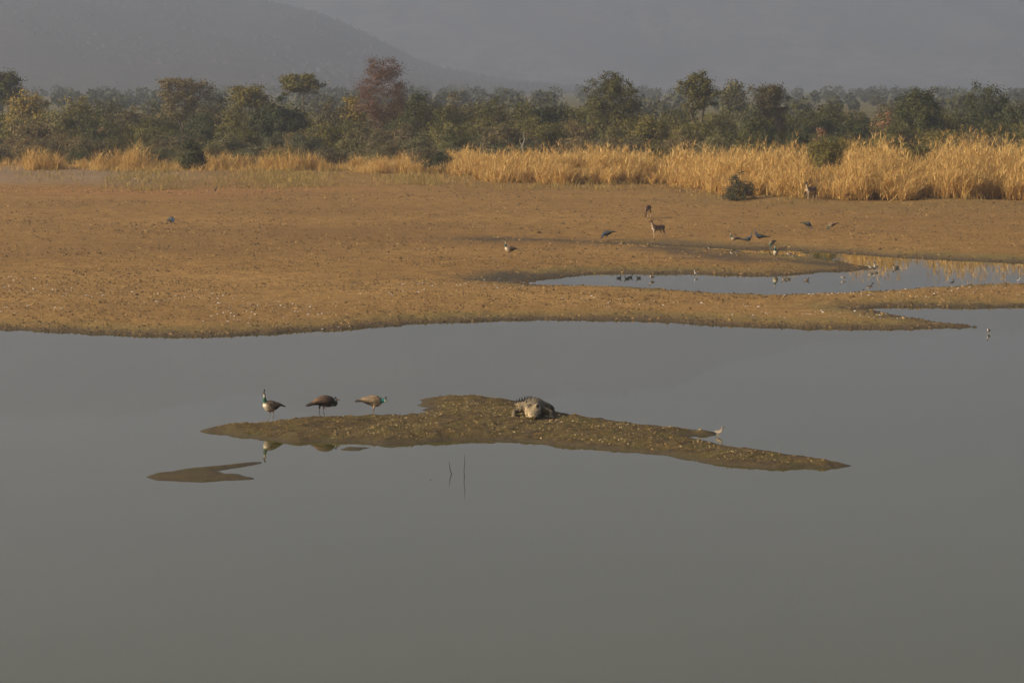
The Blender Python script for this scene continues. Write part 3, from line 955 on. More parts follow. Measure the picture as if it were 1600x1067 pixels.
# low straw that ties the clumps together along the bank
lx = np.concatenate([grng.uniform(-40, 720, 900), grng.normal(215, 60, 250), grng.normal(410, 55, 250), grng.normal(620, 45, 200)])
ls = place_many(lx, grng.uniform(254, 268, len(lx)))
ls = ls[fbm(ls[:, 0], ls[:, 1], 5.0, 2, 29) > -0.12]
ls = np.repeat(ls, 4, 0)
ls[:, :2] += grng.normal(0, 0.3, (len(ls), 2))
v, f_ = blades(ls, 4, 0.75 * grng.uniform(0.4, 1.9, len(ls)), 0.7, 0.6, 0.015, grng, 3)
stuff(obj('low_straw', mesh_np('low_straw', v, f_), M_REED), 'thin low straw scattered between the dry grass clumps', 'grass')

# low herbs on the bank at the left and along the foot of the reeds
hb = []
for (xa, xb, ya, yb, n) in ((150, 310, 262, 292, 420), (300, 560, 268, 291, 520), (560, 760, 272, 290, 260), (0, 150, 266, 284, 60), (330, 640, 262, 268, 160), (700, 1100, 284, 297, 220), (1050, 1640, 299, 313, 330)):
    hb.append(place_many(grng.triangular(xa, (xa + xb) / 2, xb, n), grng.uniform(ya, yb, n)))
hb = np.repeat(np.concatenate(hb), 5, 0)
hb[:, :2] += grng.normal(0, 0.35, (len(hb), 2))
v, f_ = blades(hb, 3, np.full(len(hb), 0.5) * grng.uniform(0.3, 1.6, len(hb)), 0.7, 0.4, 0.014, grng, 3)
stuff(obj('low_herbs', mesh_np('low_herbs', v, f_), M_HERB), 'wispy low greenish herbs on the bank before the dry grass', 'herbs')

# ------------------------------------------------------------------ clods, stones and scraps on the ground
def scatter_pix(n, fx, fy, keep=None):
    out = []
    pxs, pys = fx(n), fy(n)
    P2 = np.array([flat(a, b, 0.2) for a, b in zip(pxs, pys)])
    s = land_sd(P2)
    z = ground_z(P2, s)
    k = s > 0.15
    return np.column_stack([P2, z])[k], s[k]

crng = np.random.default_rng(21)
def uni(a, b):
    return lambda n: crng.uniform(a, b, n)
# even in area: draw on the ground, not in the picture
def scatter_area(n, y0, y1, k=0.2):
    Y = np.sqrt(crng.uniform(y0 ** 2, y1 ** 2, n))
    X = Y * crng.uniform(-k, k, n)
    P2 = np.column_stack([X, Y])
    s = land_sd(P2)
    z = ground_z(P2, s)
    m_ = s > 0.1
    return np.column_stack([P2, z])[m_], s[m_]

q, s_ = scatter_area(85000, 103, 150)
keep = fbm(q[:, 0], q[:, 1], 4.0, 3, 61) > crng.uniform(-0.45, 0.35, len(q))
q = q[keep]
sz = 0.022 + 0.075 * crng.random(len(q)) ** 3.5 + 0.05 * (crng.random(len(q)) > 0.985)
a1 = octa(len(q), q, sz, 0.6, crng)
q2, s2 = scatter_area(62000, 150, 232)
keep = fbm(q2[:, 0], q2[:, 1], 6.0, 3, 62) > crng.uniform(-0.35, 0.5, len(q2))
q2 = q2[keep]
sz = 0.03 + 0.105 * crng.random(len(q2)) ** 3.5 + 0.07 * (crng.random(len(q2)) > 0.985)
a2 = octa(len(q2), q2, sz, 0.6, crng)
v, f_ = join([a1, a2])
stuff(obj('clods', mesh_np('clods', v, f_), M_CLOD), 'dark brown clods and hoof-churned crumbs over the bare ground', 'clods')

def along(line_, n, spread):
    a = np.array(line_)
    seg = np.hypot(*(a[1:] - a[:-1]).T)
    k = crng.choice(len(seg), n, p=seg / seg.sum())
    t = crng.random(n)[:, None]
    P2 = a[k] * (1 - t) + a[k + 1] * t + crng.normal(0, spread, (n, 2))
    s = land_sd(P2)
    m_ = (s > -0.05) & (np.abs(P2[:, 0]) < 40)
    return np.column_stack([P2, np.maximum(ground_z(P2, s), 0)])[m_]
q = np.concatenate([along(SHORE[2:-2], 9000, 0.7), along(POND + POND[:1], 9000, 0.9)])
v, f_ = octa(len(q), q, 0.02 + 0.075 * crng.random(len(q)) ** 3, 0.55, crng)
M_WETCLOD = random_island_material('wet_clods', [(0.0, (0.035, 0.026, 0.016)), (0.7, (0.075, 0.052, 0.028)), (1.0, (0.13, 0.09, 0.045))])
stuff(obj('wet_clods', mesh_np('wet_clods', v, f_), M_WETCLOD), 'dark wet crumbs of mud along the waterlines', 'clods')

q, s_ = scatter_area(2600, 108, 136)
keep = (fbm(q[:, 0], q[:, 1], 5.0, 2, 71) > 0.12)
q = q[keep]
v, f_ = octa(len(q), q + np.array([0, 0, 0.01]), 0.02 + 0.05 * crng.random(len(q)) ** 3, 0.35, crng)
stuff(obj('white_scraps', mesh_np('white_scraps', v, f_), M_WHITE), 'white scraps of shell and feather strewn near the shore', 'scraps')

rx = crng.triangular(-40, 250, 560, 2600)
rs = place_many(rx, 298 + crng.normal(0, 4, 2600) - (rx > 300))
v, f_ = octa(len(rs), rs, 0.025 + 0.09 * crng.random(len(rs)) ** 3, 0.6, crng)
stuff(obj('rusty_stones', mesh_np('rusty_stones', v, f_), M_RUSTY), 'rust-coloured stones along the low bank on the left', 'stones')

ip = np.array(islet_poly)
ic = []
xs, ys, zz, ss = IS
for _ in range(32000):
    i, j = crng.integers(len(xs)), crng.integers(len(ys))
    if ss[j, i] > 0.35:
        ic.append((xs[i] + crng.uniform(-.03, .03), ys[j] + crng.uniform(-.03, .03), zz[j, i], ss[j, i]))
ic = np.array(ic)
pale = (fbm(ic[:, 0], ic[:, 1], 1.3, 3, 91) + 0.22 * sstep(0.4, 1.1, ic[:, 3]) + crng.normal(0, 0.14, len(ic)) > 0.27)
v, f_ = octa(pale.sum(), ic[pale, :3], 0.012 + 0.042 * crng.random(pale.sum()) ** 3, 0.7, crng)
stuff(obj('pale_clods', mesh_np('pale_clods', v, f_), M_STONE), 'pale crumbled clods littering the middle of the mud islet', 'clods')
dk = ~pale & (crng.random(len(ic)) < 0.6)
v, f_ = octa(dk.sum(), ic[dk, :3], 0.012 + 0.035 * crng.random(dk.sum()) ** 2.5, 0.6, crng)
stuff(obj('dark_clods', mesh_np('dark_clods', v, f_), M_CLOD), 'dark wet clods on the margins of the mud islet', 'clods')

# ------------------------------------------------------------------ animals: lofted limbs fused into one skin
def loft(rings, sides=14):
    """rings: (x, y, z, half width, half height, colour or (top, side, bottom)); forward is +X"""
    pts = np.array([r[:3] for r in rings], float)
    tan = np.gradient(pts, axis=0)
    tan /= np.linalg.norm(tan, axis=1, keepdims=True) + 1e-9
    v, c = [], []
    a = np.arange(sides) * 2 * np.pi / sides
    for k, r in enumerate(rings):
        t = tan[k]
        side = np.cross(np.array([0, 0, 1.0]), t)
        if np.linalg.norm(side) < 0.15:
            side = np.array([0, 1.0, 0])
        side /= np.linalg.norm(side)
        up = np.cross(t, side)
        v.append(pts[k] + r[3] * np.cos(a)[:, None] * side + r[4] * np.sin(a)[:, None] * up)
        col = r[5]
        if isinstance(col[0], (tuple, list)):
            tp, sd_, bt = [np.array(q) for q in col]
            s = np.sin(a)[:, None]
            cc = np.where(s > 0, sd_ + (tp - sd_) * np.clip(s, 0, 1) ** 0.8, sd_ + (bt - sd_) * np.clip(-s * 1.5, 0, 1))
        else:
            cc = np.repeat(np.array(col)[None], sides, 0)
        c.append(cc)
    v.append(np.stack([pts[0], pts[-1]]))
    c.append(np.stack([c[0].mean(0), c[-1].mean(0)]))
    n = len(rings)
    f_ = []
    for k in range(n - 1):
        for i in range(sides):
            j = (i + 1) % sides
            f_.append((k * sides + i, k * sides + j, (k + 1) * sides + j, (k + 1) * sides + i))
    c0, c1 = n * sides, n * sides + 1
    for i in range(sides):
        j = (i + 1) % sides
        f_.append((c0, j, i))
        f_.append((c1, (n - 1) * sides + i, (n - 1) * sides + j))
    return np.concatenate(v), f_, np.concatenate(c)

def smooth_rings(rings, sub=3):
    """Catmull-Rom through the given rings"""
    n = len(rings)
    out = []
    for i in range(n - 1):
        r0, r1, r2, r3 = rings[max(i - 1, 0)], rings[i], rings[i + 1], rings[min(i + 2, n - 1)]
        for s in range(sub):
            t = s / sub
            num = []
            for k in range(5):
                a, b, c, d = r0[k], r1[k], r2[k], r3[k]
                val = 0.5 * (2 * b + (c - a) * t + (2 * a - 5 * b + 4 * c - d) * t * t + (3 * b - a - 3 * c + d) * t ** 3)
                num.append(max(val, 0.002) if k > 2 else val)
            def three(q):
                return q if isinstance(q[0], (tuple, list)) else (q, q, q)
            A, B = three(r1[5]), three(r2[5])
            col = tuple(tuple((1 - t) * p + t * q for p, q in zip(x, y)) for x, y in zip(A, B))
            out.append((*num, col))
    out.append(rings[-1])
    return out

def skin(name, parts, voxel, mat, spot=None, jitter=0.0, paint=None):
    vs_, fs, cs, n = [], [], [], 0
    for v, f_, c in parts:
        vs_.append(v)
        fs += [tuple(i + n for i in q) for q in f_]
        cs.append(c)
        n += len(v)
    V, C = np.concatenate(vs_), np.concatenate(cs)
    me = bpy.data.meshes.new(name + '_raw')
    me.from_pydata([tuple(p) for p in V], [], fs)
    me.update()
    o = bpy.data.objects.new(name + '_raw', me)
    COL.objects.link(o)
    m = o.modifiers.new('r', 'REMESH')
    m.mode = 'VOXEL'
    m.voxel_size = voxel
    s = o.modifiers.new('s', 'SMOOTH')
    s.factor = 0.5
    s.iterations = 2
    dg = bpy.context.evaluated_depsgraph_get()
    out = bpy.data.meshes.new_from_object(o.evaluated_get(dg))
    bpy.data.objects.remove(o)
    bpy.data.meshes.remove(me)
    out.name = name
    kd = kdtree.KDTree(len(V))
    for i, p in enumerate(V):
        kd.insert(p, i)
    kd.balance()
    nv = len(out.vertices)
    co = np.empty(nv * 3, np.float32)
    out.vertices.foreach_get('co', co)
    co = co.reshape(-1, 3)
    cc = np.ones((nv, 4), np.float32)
    for i in range(nv):
        w_, acc = 0.0, np.zeros(3)
        for _, j, d in kd.find_n(co[i], 3):
            w = 1.0 / (d + 0.004)
            acc += w * C[j]
            w_ += w
        cc[i, :3] = acc / w_
    if paint is not None:
        cc[:, :3] *= paint(co)[:, None]
    a = out.attributes.new('coat', 'FLOAT_COLOR', 'POINT')
    a.data.foreach_set('color', cc.ravel())
    if spot is not None:
        b = out.attributes.new('spot', 'FLOAT', 'POINT')
        b.data.foreach_set('value', np.array([spot(p) for p in co], np.float32))
    if jitter:
        from mathutils import noise as mn
        nrm = np.empty(nv * 3, np.float32)
        out.vertices.foreach_get('normal', nrm)
        nrm = nrm.reshape(-1, 3)
        dd = np.array([mn.noise(Vector(p) * 16.0) + 0.6 * mn.noise(Vector(p) * 34.0) for p in co])
        co = co + nrm * (dd * jitter)[:, None]
        out.vertices.foreach_set('co', co.astype(np.float32).ravel())
        out.update()
    out.polygons.foreach_set('use_smooth', np.ones(len(out.polygons), bool))
    out.materials.clear()
    out.materials.append(mat)
    return out

M_PLUME = hide_material('plumage', 60.0, 0.45, 0.7, 0.004)
M_COAT = hide_material('deer_coat', 30.0, 0.25, 0.85, 0.003, True)
M_CROC = hide_material('scaly_hide', 26.0, 0.75, 0.7, 0.015)
M_BEAK = plain_material('horn', (0.16, 0.13, 0.09), (0.25, 0.20, 0.14), 40, 0.5)
M_BLACK = plain_material('black_horn', (0.015, 0.014, 0.012), (0.03, 0.026, 0.022), 40, 0.5)
M_SCUTE = plain_material('dark_scute', (0.010, 0.009, 0.007), (0.024, 0.020, 0.015), 20, 0.8)

BR, DKBR, BUFF, WHT, BLK = (0.155, 0.098, 0.052), (0.075, 0.05, 0.03), (0.32, 0.22, 0.12), (0.58, 0.48, 0.35), (0.016, 0.014, 0.012)
GRN, TEAL, HEAD, BLUE, DBLUE = (0.013, 0.078, 0.05), (0.02, 0.14, 0.125), (0.12, 0.07, 0.04), (0.008, 0.032, 0.075), (0.010, 0.018, 0.03)
LEG = (0.15, 0.12, 0.09)

def bird_leg(x, y, hip, foot_x, kn=0.0145, col=LEG, thigh=None, th=0.04, ground=0.0):
    """feathered thigh, bare shank bending back at the hock, and toes"""
    thigh = thigh or BUFF
    hk = ground + 0.55 * (hip - ground)
    r = [(x, y, hip, th, th, thigh), (x - 0.01, y, hip * 0.8 + hk * 0.2, th * 0.7, th * 0.7, thigh), (x - 0.035, y, hk, kn, kn, col),
         (0.5 * (x - 0.035 + foot_x), y, 0.5 * (hk + ground) + 0.01, kn * 0.85, kn * 0.85, col), (foot_x, y, ground + 0.018, kn, kn, col)]
    out = [loft(smooth_rings(r, 3), 8)]
    for dy, L in ((-0.035, 0.06), (0.0, 0.075), (0.035, 0.06), (0.0, -0.035)):
        out.append(loft([(foot_x, y, ground + 0.014, 0.011, 0.011, col), (foot_x + L * 0.6, y + dy * 0.7, ground + 0.010, 0.010, 0.010, col), (foot_x + L, y + dy, ground + 0.006, 0.007, 0.007, col)], 6))
    return out

def pal(kind):
    if kind == 'hen':
        return dict(tail=BLK, rump=((0.20, 0.12, 0.06), (0.16, 0.10, 0.055), DKBR), back=((0.17, 0.11, 0.062), BR, (0.30, 0.21, 0.13)),
                    chest=(BR, (0.22, 0.15, 0.09), WHT), neck=GRN, upneck=(DKBR, HEAD, (0.45, 0.36, 0.26)), head=(HEAD, (0.22, 0.16, 0.11), (0.55, 0.48, 0.38)))
    if kind == 'teal':
        d = pal('hen')
        d.update(neck=TEAL, rump=((0.17, 0.118, 0.068), (0.13, 0.090, 0.053), DKBR), back=((0.155, 0.108, 0.062), (0.11, 0.077, 0.045), (0.27, 0.20, 0.13)))
        return d
    if kind == 'shaded':  # hen colours darkened: the bird's shaded side is put into its plumage
        d = pal('hen')
        d.update(neck=(0.03, 0.035, 0.03), rump=((0.11, 0.062, 0.032), (0.06, 0.036, 0.019), BLK), back=((0.055, 0.033, 0.020), (0.028, 0.020, 0.014), (0.05, 0.038, 0.026)),
                 chest=((0.025, 0.022, 0.02), (0.04, 0.033, 0.024), (0.15, 0.12, 0.075)))
        return d
    return dict(tail=(0.035, 0.033, 0.02), rump=((0.05, 0.055, 0.03), (0.03, 0.035, 0.025), BLK), back=((0.06, 0.052, 0.038), (0.03, 0.03, 0.026), BLK),
                chest=(BLUE, DBLUE, BLK), neck=BLUE, upneck=BLUE, head=(BLUE, (0.05, 0.08, 0.14), (0.3, 0.3, 0.28)))

#            body line from tail tip to breast, then neck and head, by pose (metres, forward +X)
POSES = {
    'alert': dict(body=[(-0.50, 0, 0.37, 0.035, 0.012, 'tail'), (-0.38, 0, 0.41, 0.06, 0.025, 'tail'), (-0.27, 0, 0.435, 0.075, 0.055, 'rump'), (-0.12, 0, 0.425, 0.115, 0.115, 'rump'),
                        (0.04, 0, 0.42, 0.135, 0.155, 'back'), (0.17, 0, 0.445, 0.12, 0.14, 'chest'), (0.255, 0, 0.51, 0.075, 0.095, 'chest')],
                  neck=[(0.215, 0, 0.50, 0.075, 0.085, 'chest'), (0.262, 0, 0.57, 0.055, 0.06, 'neck'), (0.275, 0, 0.645, 0.042, 0.045, 'neck'), (0.272, 0, 0.71, 0.026, 0.03, 'upneck'),
                        (0.278, 0, 0.765, 0.026, 0.03, 'head'), (0.305, 0, 0.783, 0.028, 0.026, 'head'), (0.345, 0, 0.772, 0.013, 0.013, 'head')],
                  legs=((0.02, 0.055, 0.33, 0.03), (0.06, -0.055, 0.33, 0.09)), beak=((0.335, 0.775), (0.375, 0.762)), crest=(0.285, 0.80, -0.25)),
    'curled': dict(body=[(-0.56, 0, 0.315, 0.05, 0.02, 'tail'), (-0.46, 0, 0.34, 0.075, 0.04, 'tail'), (-0.34, 0, 0.375, 0.08, 0.055, 'rump'), (-0.18, 0, 0.42, 0.12, 0.11, 'rump'),
                         (0.0, 0, 0.42, 0.145, 0.145, 'back'), (0.15, 0, 0.40, 0.125, 0.135, 'back'), (0.26, 0, 0.37, 0.075, 0.09, 'chest')],
                   neck=[(0.20, 0, 0.38, 0.085, 0.10, 'chest'), (0.275, 0, 0.335, 0.055, 0.06, 'neck'), (0.325, 0, 0.345, 0.042, 0.042, 'neck'), (0.332, 0, 0.40, 0.03, 0.032, 'neck'),
                         (0.338, 0, 0.435, 0.026, 0.028, 'head'), (0.37, 0, 0.442, 0.027, 0.024, 'head'), (0.405, 0, 0.43, 0.012, 0.012, 'head')],
                   legs=((-0.13, 0.055, 0.33, -0.13), (-0.03, -0.055, 0.32, -0.02)), beak=((0.398, 0.432), (0.438, 0.412)), crest=(0.345, 0.455, -0.65)),
    'forward': dict(body=[(-0.56, 0, 0.395, 0.04, 0.022, 'tail'), (-0.45, 0, 0.415, 0.065, 0.035, 'tail'), (-0.33, 0, 0.435, 0.085, 0.06, 'rump'), (-0.17, 0, 0.425, 0.12, 0.11, 'rump'),
                          (-0.01, 0, 0.415, 0.14, 0.145, 'back'), (0.12, 0, 0.40, 0.125, 0.135, 'back'), (0.21, 0, 0.40, 0.09, 0.10, 'chest')],
                    neck=[(0.15, 0, 0.40, 0.095, 0.11, 'chest'), (0.225, 0, 0.415, 0.065, 0.075, 'neck'), (0.285, -0.01, 0.42, 0.052, 0.055, 'neck'), (0.335, -0.03, 0.418, 0.032, 0.034, 'neck'),
                          (0.365, -0.055, 0.425, 0.026, 0.03, 'head'), (0.375, -0.085, 0.425, 0.026, 0.026, 'head'), (0.378, -0.12, 0.412, 0.012, 0.012, 'head')],
                    legs=((0.0, 0.05, 0.30, 0.02), (0.035, -0.05, 0.30, 0.03)), beak=((0.378, 0.414), (0.384, 0.39)), crest=(0.365, 0.45, 0.1), beak_y=-0.12, crest_y=-0.06),
    'feeding': dict(body=[(-0.62, 0, 0.47, 0.05, 0.02, 'tail'), (-0.48, 0, 0.47, 0.07, 0.03, 'tail'), (-0.33, 0, 0.46, 0.08, 0.055, 'rump'), (-0.17, 0, 0.43, 0.12, 0.11, 'rump'),
                          (0.0, 0, 0.40, 0.14, 0.145, 'back'), (0.13, 0, 0.36, 0.12, 0.125, 'chest'), (0.21, 0, 0.32, 0.08, 0.085, 'chest')],
                    neck=[(0.16, 0, 0.34, 0.09, 0.10, 'chest'), (0.245, 0, 0.28, 0.055, 0.06, 'neck'), (0.295, 0, 0.21, 0.042, 0.042, 'neck'), (0.318, 0, 0.135, 0.028, 0.03, 'upneck'),
                          (0.33, 0, 0.095, 0.026, 0.028, 'head'), (0.345, 0, 0.07, 0.024, 0.024, 'head'), (0.36, 0, 0.045, 0.011, 0.011, 'head')],
                    legs=((-0.04, 0.055, 0.30, -0.02), (0.03, -0.055, 0.30, 0.06)), beak=((0.355, 0.05), (0.37, 0.02)), crest=(0.338, 0.105, 0.6)),
    'strutting': dict(body=[(-0.78, 0, 0.36, 0.05, 0.02, 'tail'), (-0.60, 0, 0.36, 0.08, 0.04, 'tail'), (-0.38, 0, 0.375, 0.09, 0.065, 'tail'), (-0.2, 0, 0.39, 0.12, 0.10, 'rump'),
                            (-0.02, 0, 0.39, 0.14, 0.14, 'back'), (0.13, 0, 0.40, 0.12, 0.13, 'chest'), (0.22, 0, 0.44, 0.08, 0.09, 'chest')],
                      neck=[(0.17, 0, 0.43, 0.09, 0.10, 'chest'), (0.255, 0, 0.50, 0.058, 0.062, 'neck'), (0.30, 0, 0.58, 0.044, 0.046, 'neck'), (0.315, 0, 0.66, 0.028, 0.03, 'upneck'),
                            (0.325, 0, 0.715, 0.027, 0.03, 'head'), (0.352, 0, 0.733, 0.028, 0.026, 'head'), (0.392, 0, 0.722, 0.013, 0.013, 'head')],
                      legs=((-0.03, 0.055, 0.30, -0.05), (0.04, -0.055, 0.30, 0.07)), beak=((0.385, 0.725), (0.422, 0.712)), crest=(0.335, 0.755, -0.2)),
}
bird_cache = {}
def peafowl_mesh(pose, kind, voxel):
    key = (pose, kind)
    if key not in bird_cache:
        P_, C_ = POSES[pose], pal(kind)
        q = lambda L: [(*r[:5], C_[r[5]]) for r in L]
        parts = [loft(smooth_rings(q(P_['body']), 4), 18), loft(smooth_rings(q(P_['neck']), 4), 14)]
        th = BUFF if kind in ('hen', 'teal') else DKBR
        lc = LEG if kind != 'shaded' else (0.05, 0.04, 0.03)  # legs darkened to go with the shade in the plumage
        for (x, y, hip, fx) in P_['legs']:
            parts += bird_leg(x, y, hip, fx, th=0.045, thigh=th, col=lc)
        def paint(q):
            x, y, z = q[:, 0], q[:, 1], q[:, 2]
            bars = 1 + 0.9 * fbm(x * 1.0, z * 2.2 + y, 0.07, 3, 404, 0.7)
            # dark belly behind the legs and a dark edge along the folded wing
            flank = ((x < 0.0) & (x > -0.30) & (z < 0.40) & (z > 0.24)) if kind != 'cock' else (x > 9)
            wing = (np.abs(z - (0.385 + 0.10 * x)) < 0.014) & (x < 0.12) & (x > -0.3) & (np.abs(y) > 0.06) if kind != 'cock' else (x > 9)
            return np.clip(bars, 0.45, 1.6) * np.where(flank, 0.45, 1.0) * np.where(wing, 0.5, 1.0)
        body = skin('peafowl_body', parts, voxel, M_PLUME, paint=paint)
        (bx0, bz0), (bx1, bz1) = P_['beak']
        y = P_.get('beak_y', 0.0)
        tb = Tubes()
        tb.add([(bx0, y, bz0), (0.6 * bx0 + 0.4 * bx1, y, bz0 + 0.3 * (bz1 - bz0)), (bx1, y, bz1)], [0.011, 0.008, 0.002], 7)
        beak = tb.mesh('beak')
        beak.materials.append(M_BEAK)
        cx, cz, lean = P_['crest']
        cy = P_.get('crest_y', 0.0)
        tb = Tubes()
        for k in range(7):
            a = lean + (k - 3) * 0.13
            d = np.array([math.sin(a), 0.02 * (k % 2), math.cos(a)])
            b0 = np.array([cx, cy, cz - 0.012])
            tb.add([b0, b0 + d * 0.05, b0 + d * 0.062, b0 + d * 0.078, b0 + d * 0.086], [0.0025, 0.0022, 0.006, 0.007, 0.002], 5)
        crest = tb.mesh('crest')
        crest.materials.append(M_BLACK)
        bird_cache[key] = (body, beak, crest)
    return bird_cache[key]

def peafowl(label, pose, kind, loc, facing, scale=1.0, name=None, group=None, voxel=0.011):
    t = thing(name or ('peahen' if kind != 'cock' else 'peacock'), label, 'peafowl', tuple(loc), facing, group, scale)
    body, beak, crest = peafowl_mesh(pose, kind, voxel)
    obj('body', body, None, t)
    obj('beak', beak, None, t)
    obj('crest', crest, None, t)
    return t

LEFT, RIGHT = math.pi, 0.0
def rad(a):
    return math.radians(a)

p = place_islet(425, 659)
peafowl('upright peahen with green neck and white breast on the mud islet', 'alert', 'hen', p, LEFT + rad(42), (0.92, 0.97, 1.04), voxel=0.010)
p = place_islet(508, 653)
peafowl('dark hunched peahen with curled neck, between two other peahens on the islet', 'curled', 'shaded', p, RIGHT + rad(14), (0.95, 1.0, 1.12), voxel=0.010)
p = place_islet(584, 651)
peafowl('sandy peahen leaning forward with teal neck and black tail on the islet', 'forward', 'teal', p, RIGHT - rad(4), (0.93, 1.0, 1.10), voxel=0.010)

for px, py, pose, kind, face, sc, lab in [
        (797, 401, 'alert', 'hen', LEFT + rad(25), 0.95, 'lone peahen standing upright on the bare ground left of the pond'),
        (948, 374, 'feeding', 'cock', LEFT, 0.9, 'blue-necked peacock pecking with its tail raised, left of the deer'),
        (1147, 379, 'strutting', 'hen', LEFT + rad(15), 0.7, 'pale-breasted peahen, tail to tail with a dark peacock by the channel'),
        (1168, 380, 'strutting', 'cock', RIGHT - rad(20), 0.72, 'dark peacock tail to tail with a pale-breasted peahen by the channel'),
        (1187, 378, 'strutting', 'cock', LEFT, 0.78, 'peacock stretching its dark neck up in the flock by the channel'),
        (1206, 380, 'feeding', 'hen', LEFT + rad(60), 0.85, 'peahen with white breast pecking behind the peacock with stretched neck'),
        (1262, 360, 'feeding', 'cock', RIGHT - rad(10), 0.78, 'dark peafowl pecking with its head by its feet, on the dry slope'),
        (1299, 361, 'feeding', 'hen', LEFT + rad(10), 0.82, 'peahen pecking with level tail on the dry slope beside a dark one'),
        (1212, 408, 'alert', 'hen', LEFT + rad(75), 0.85, 'peahen standing on the wet mud tongue between channel and pond'),
        (268, 357, 'curled', 'cock', RIGHT - rad(60), 1.05, 'lone blue-black peacock on the open ground far from the water')]:
    peafowl(lab, pose, kind, place(px, py), face, (sc, sc * 1.15, sc * 1.22), group=None, voxel=0.013)

# ------------------------------------------------------------------ mugger crocodile
def crocodile():
    TOPC, SIDE, BEL, JAW = (0.11, 0.084, 0.048), (0.095, 0.072, 0.042), (0.21, 0.155, 0.085), (0.28, 0.205, 0.11)
    c = (TOPC, SIDE, BEL)
    h = ((0.22, 0.165, 0.092), (0.23, 0.172, 0.096), JAW)
    body = [(-2.35, -0.62, 0.03, 0.02, 0.02, c), (-2.0, -0.47, 0.07, 0.05, 0.07, c), (-1.5, -0.24, 0.11, 0.08, 0.11, c), (-1.0, -0.08, 0.155, 0.16, 0.15, c),
            (-0.6, -0.02, 0.20, 0.27, 0.195, c), (-0.15, 0.03, 0.235, 0.33, 0.235, c), (0.3, 0.03, 0.235, 0.32, 0.24, c), (0.65, 0.02, 0.225, 0.26, 0.21, c), (0.9, 0.02, 0.215, 0.225, 0.17, c)]
    head = [(0.75, 0.0, 0.225, 0.22, 0.17, c), (0.98, 0.02, 0.235, 0.235, 0.155, h), (1.16, 0.03, 0.225, 0.225, 0.14, h), (1.34, 0.035, 0.175, 0.17, 0.115, h),
            (1.52, 0.04, 0.145, 0.145, 0.09, h), (1.66, 0.045, 0.135, 0.14, 0.085, h), (1.76, 0.045, 0.125, 0.115, 0.07, h), (1.80, 0.045, 0.12, 0.06, 0.04, h)]
    parts = [loft(smooth_rings(body, 4), 20), loft(smooth_rings(head, 4), 18)]
    E = (0.13, 0.10, 0.06)
    for s in (-1, 1):
        parts.append(loft(smooth_rings([(1.02, 0.03 + s * 0.10, 0.37, 0.045, 0.035, h), (1.10, 0.03 + s * 0.105, 0.39, 0.055, 0.05, h), (1.17, 0.03 + s * 0.105, 0.36, 0.045, 0.045, E)], 2), 10))
        parts.append(loft([(1.68, 0.045 + s * 0.04, 0.20, 0.03, 0.03, h), (1.74, 0.045 + s * 0.04, 0.195, 0.03, 0.03, E)], 8))
        # jaw muscle swelling
        parts.append(loft(smooth_rings([(0.95, 0.02 + s * 0.16, 0.16, 0.07, 0.10, h), (1.1, 0.03 + s * 0.16, 0.13, 0.075, 0.10, h), (1.25, 0.03 + s * 0.13, 0.11, 0.05, 0.075, h)], 2), 10))
        # front leg: out, elbow, forward, splayed toes
        parts.append(loft(smooth_rings([(0.50, s * 0.22, 0.22, 0.10, 0.10, c), (0.56, s * 0.40, 0.17, 0.085, 0.085, c), (0.66, s * 0.52, 0.13, 0.07, 0.07, c),
                                        (0.82, s * 0.53, 0.07, 0.055, 0.05, c), (0.92, s * 0.54, 0.04, 0.07, 0.035, c)], 3), 10))
        for k in range(5):
            a = (k - 2) * 0.38
            parts.append(loft([(0.90, s * 0.54, 0.035, 0.03, 0.03, c), (0.90 + 0.10 * math.cos(a), s * 0.54 + 0.10 * math.sin(a), 0.028, 0.022, 0.022, c),
                               (0.90 + 0.16 * math.cos(a), s * 0.54 + 0.16 * math.sin(a), 0.015, 0.013, 0.013, c)], 6))
        # hind leg folded against the flank
        parts.append(loft(smooth_rings([(-0.55, 0.10 + s * 0.18, 0.2, 0.13, 0.12, c), (-0.38, 0.05 + s * 0.34, 0.2, 0.10, 0.10, c), (-0.52, 0.08 + s * 0.45, 0.11, 0.075, 0.075, c),
                                        (-0.66, 0.08 + s * 0.46, 0.05, 0.06, 0.045, c), (-0.45, 0.08 + s * 0.5, 0.03, 0.07, 0.03, c)], 3), 10))
        for k in range(4):
            a = (k - 1.5) * 0.34
            parts.append(loft([(-0.47, 0.08 + s * 0.5, 0.03, 0.03, 0.025, c), (-0.47 + 0.2 * math.cos(a), 0.08 + s * 0.5 + 0.2 * math.sin(a), 0.015, 0.014, 0.014, c)], 6))
    def paint(q):
        x, y, z = q[:, 0], q[:, 1], q[:, 2]
        mouth = (x > 1.05) & (np.abs(z - (0.105 + 0.02 * np.sin(x * 21)) - 0.12 * np.maximum(1.3 - x, 0)) < 0.014)
        socket = np.min([np.hypot(np.hypot(x - 1.175, y - 0.03 - s * 0.125), z - 0.345) for s in (-1, 1)], 0) < 0.06
        nostril = np.min([np.hypot(np.hypot(x - 1.77, y - 0.045 - s * 0.04), z - 0.20) for s in (-1, 1)], 0) < 0.025
        m = np.clip(1.15 + 0.9 * fbm(x * 1.0 + z, y + 0.6 * z, 0.13, 3, 303), 0.5, 1.7)
        m = np.where(mouth | nostril, 0.18, m)
        return np.where(socket, 0.3, m)
    return skin('crocodile_body', parts, 0.022, M_CROC, None, 0.014, paint)

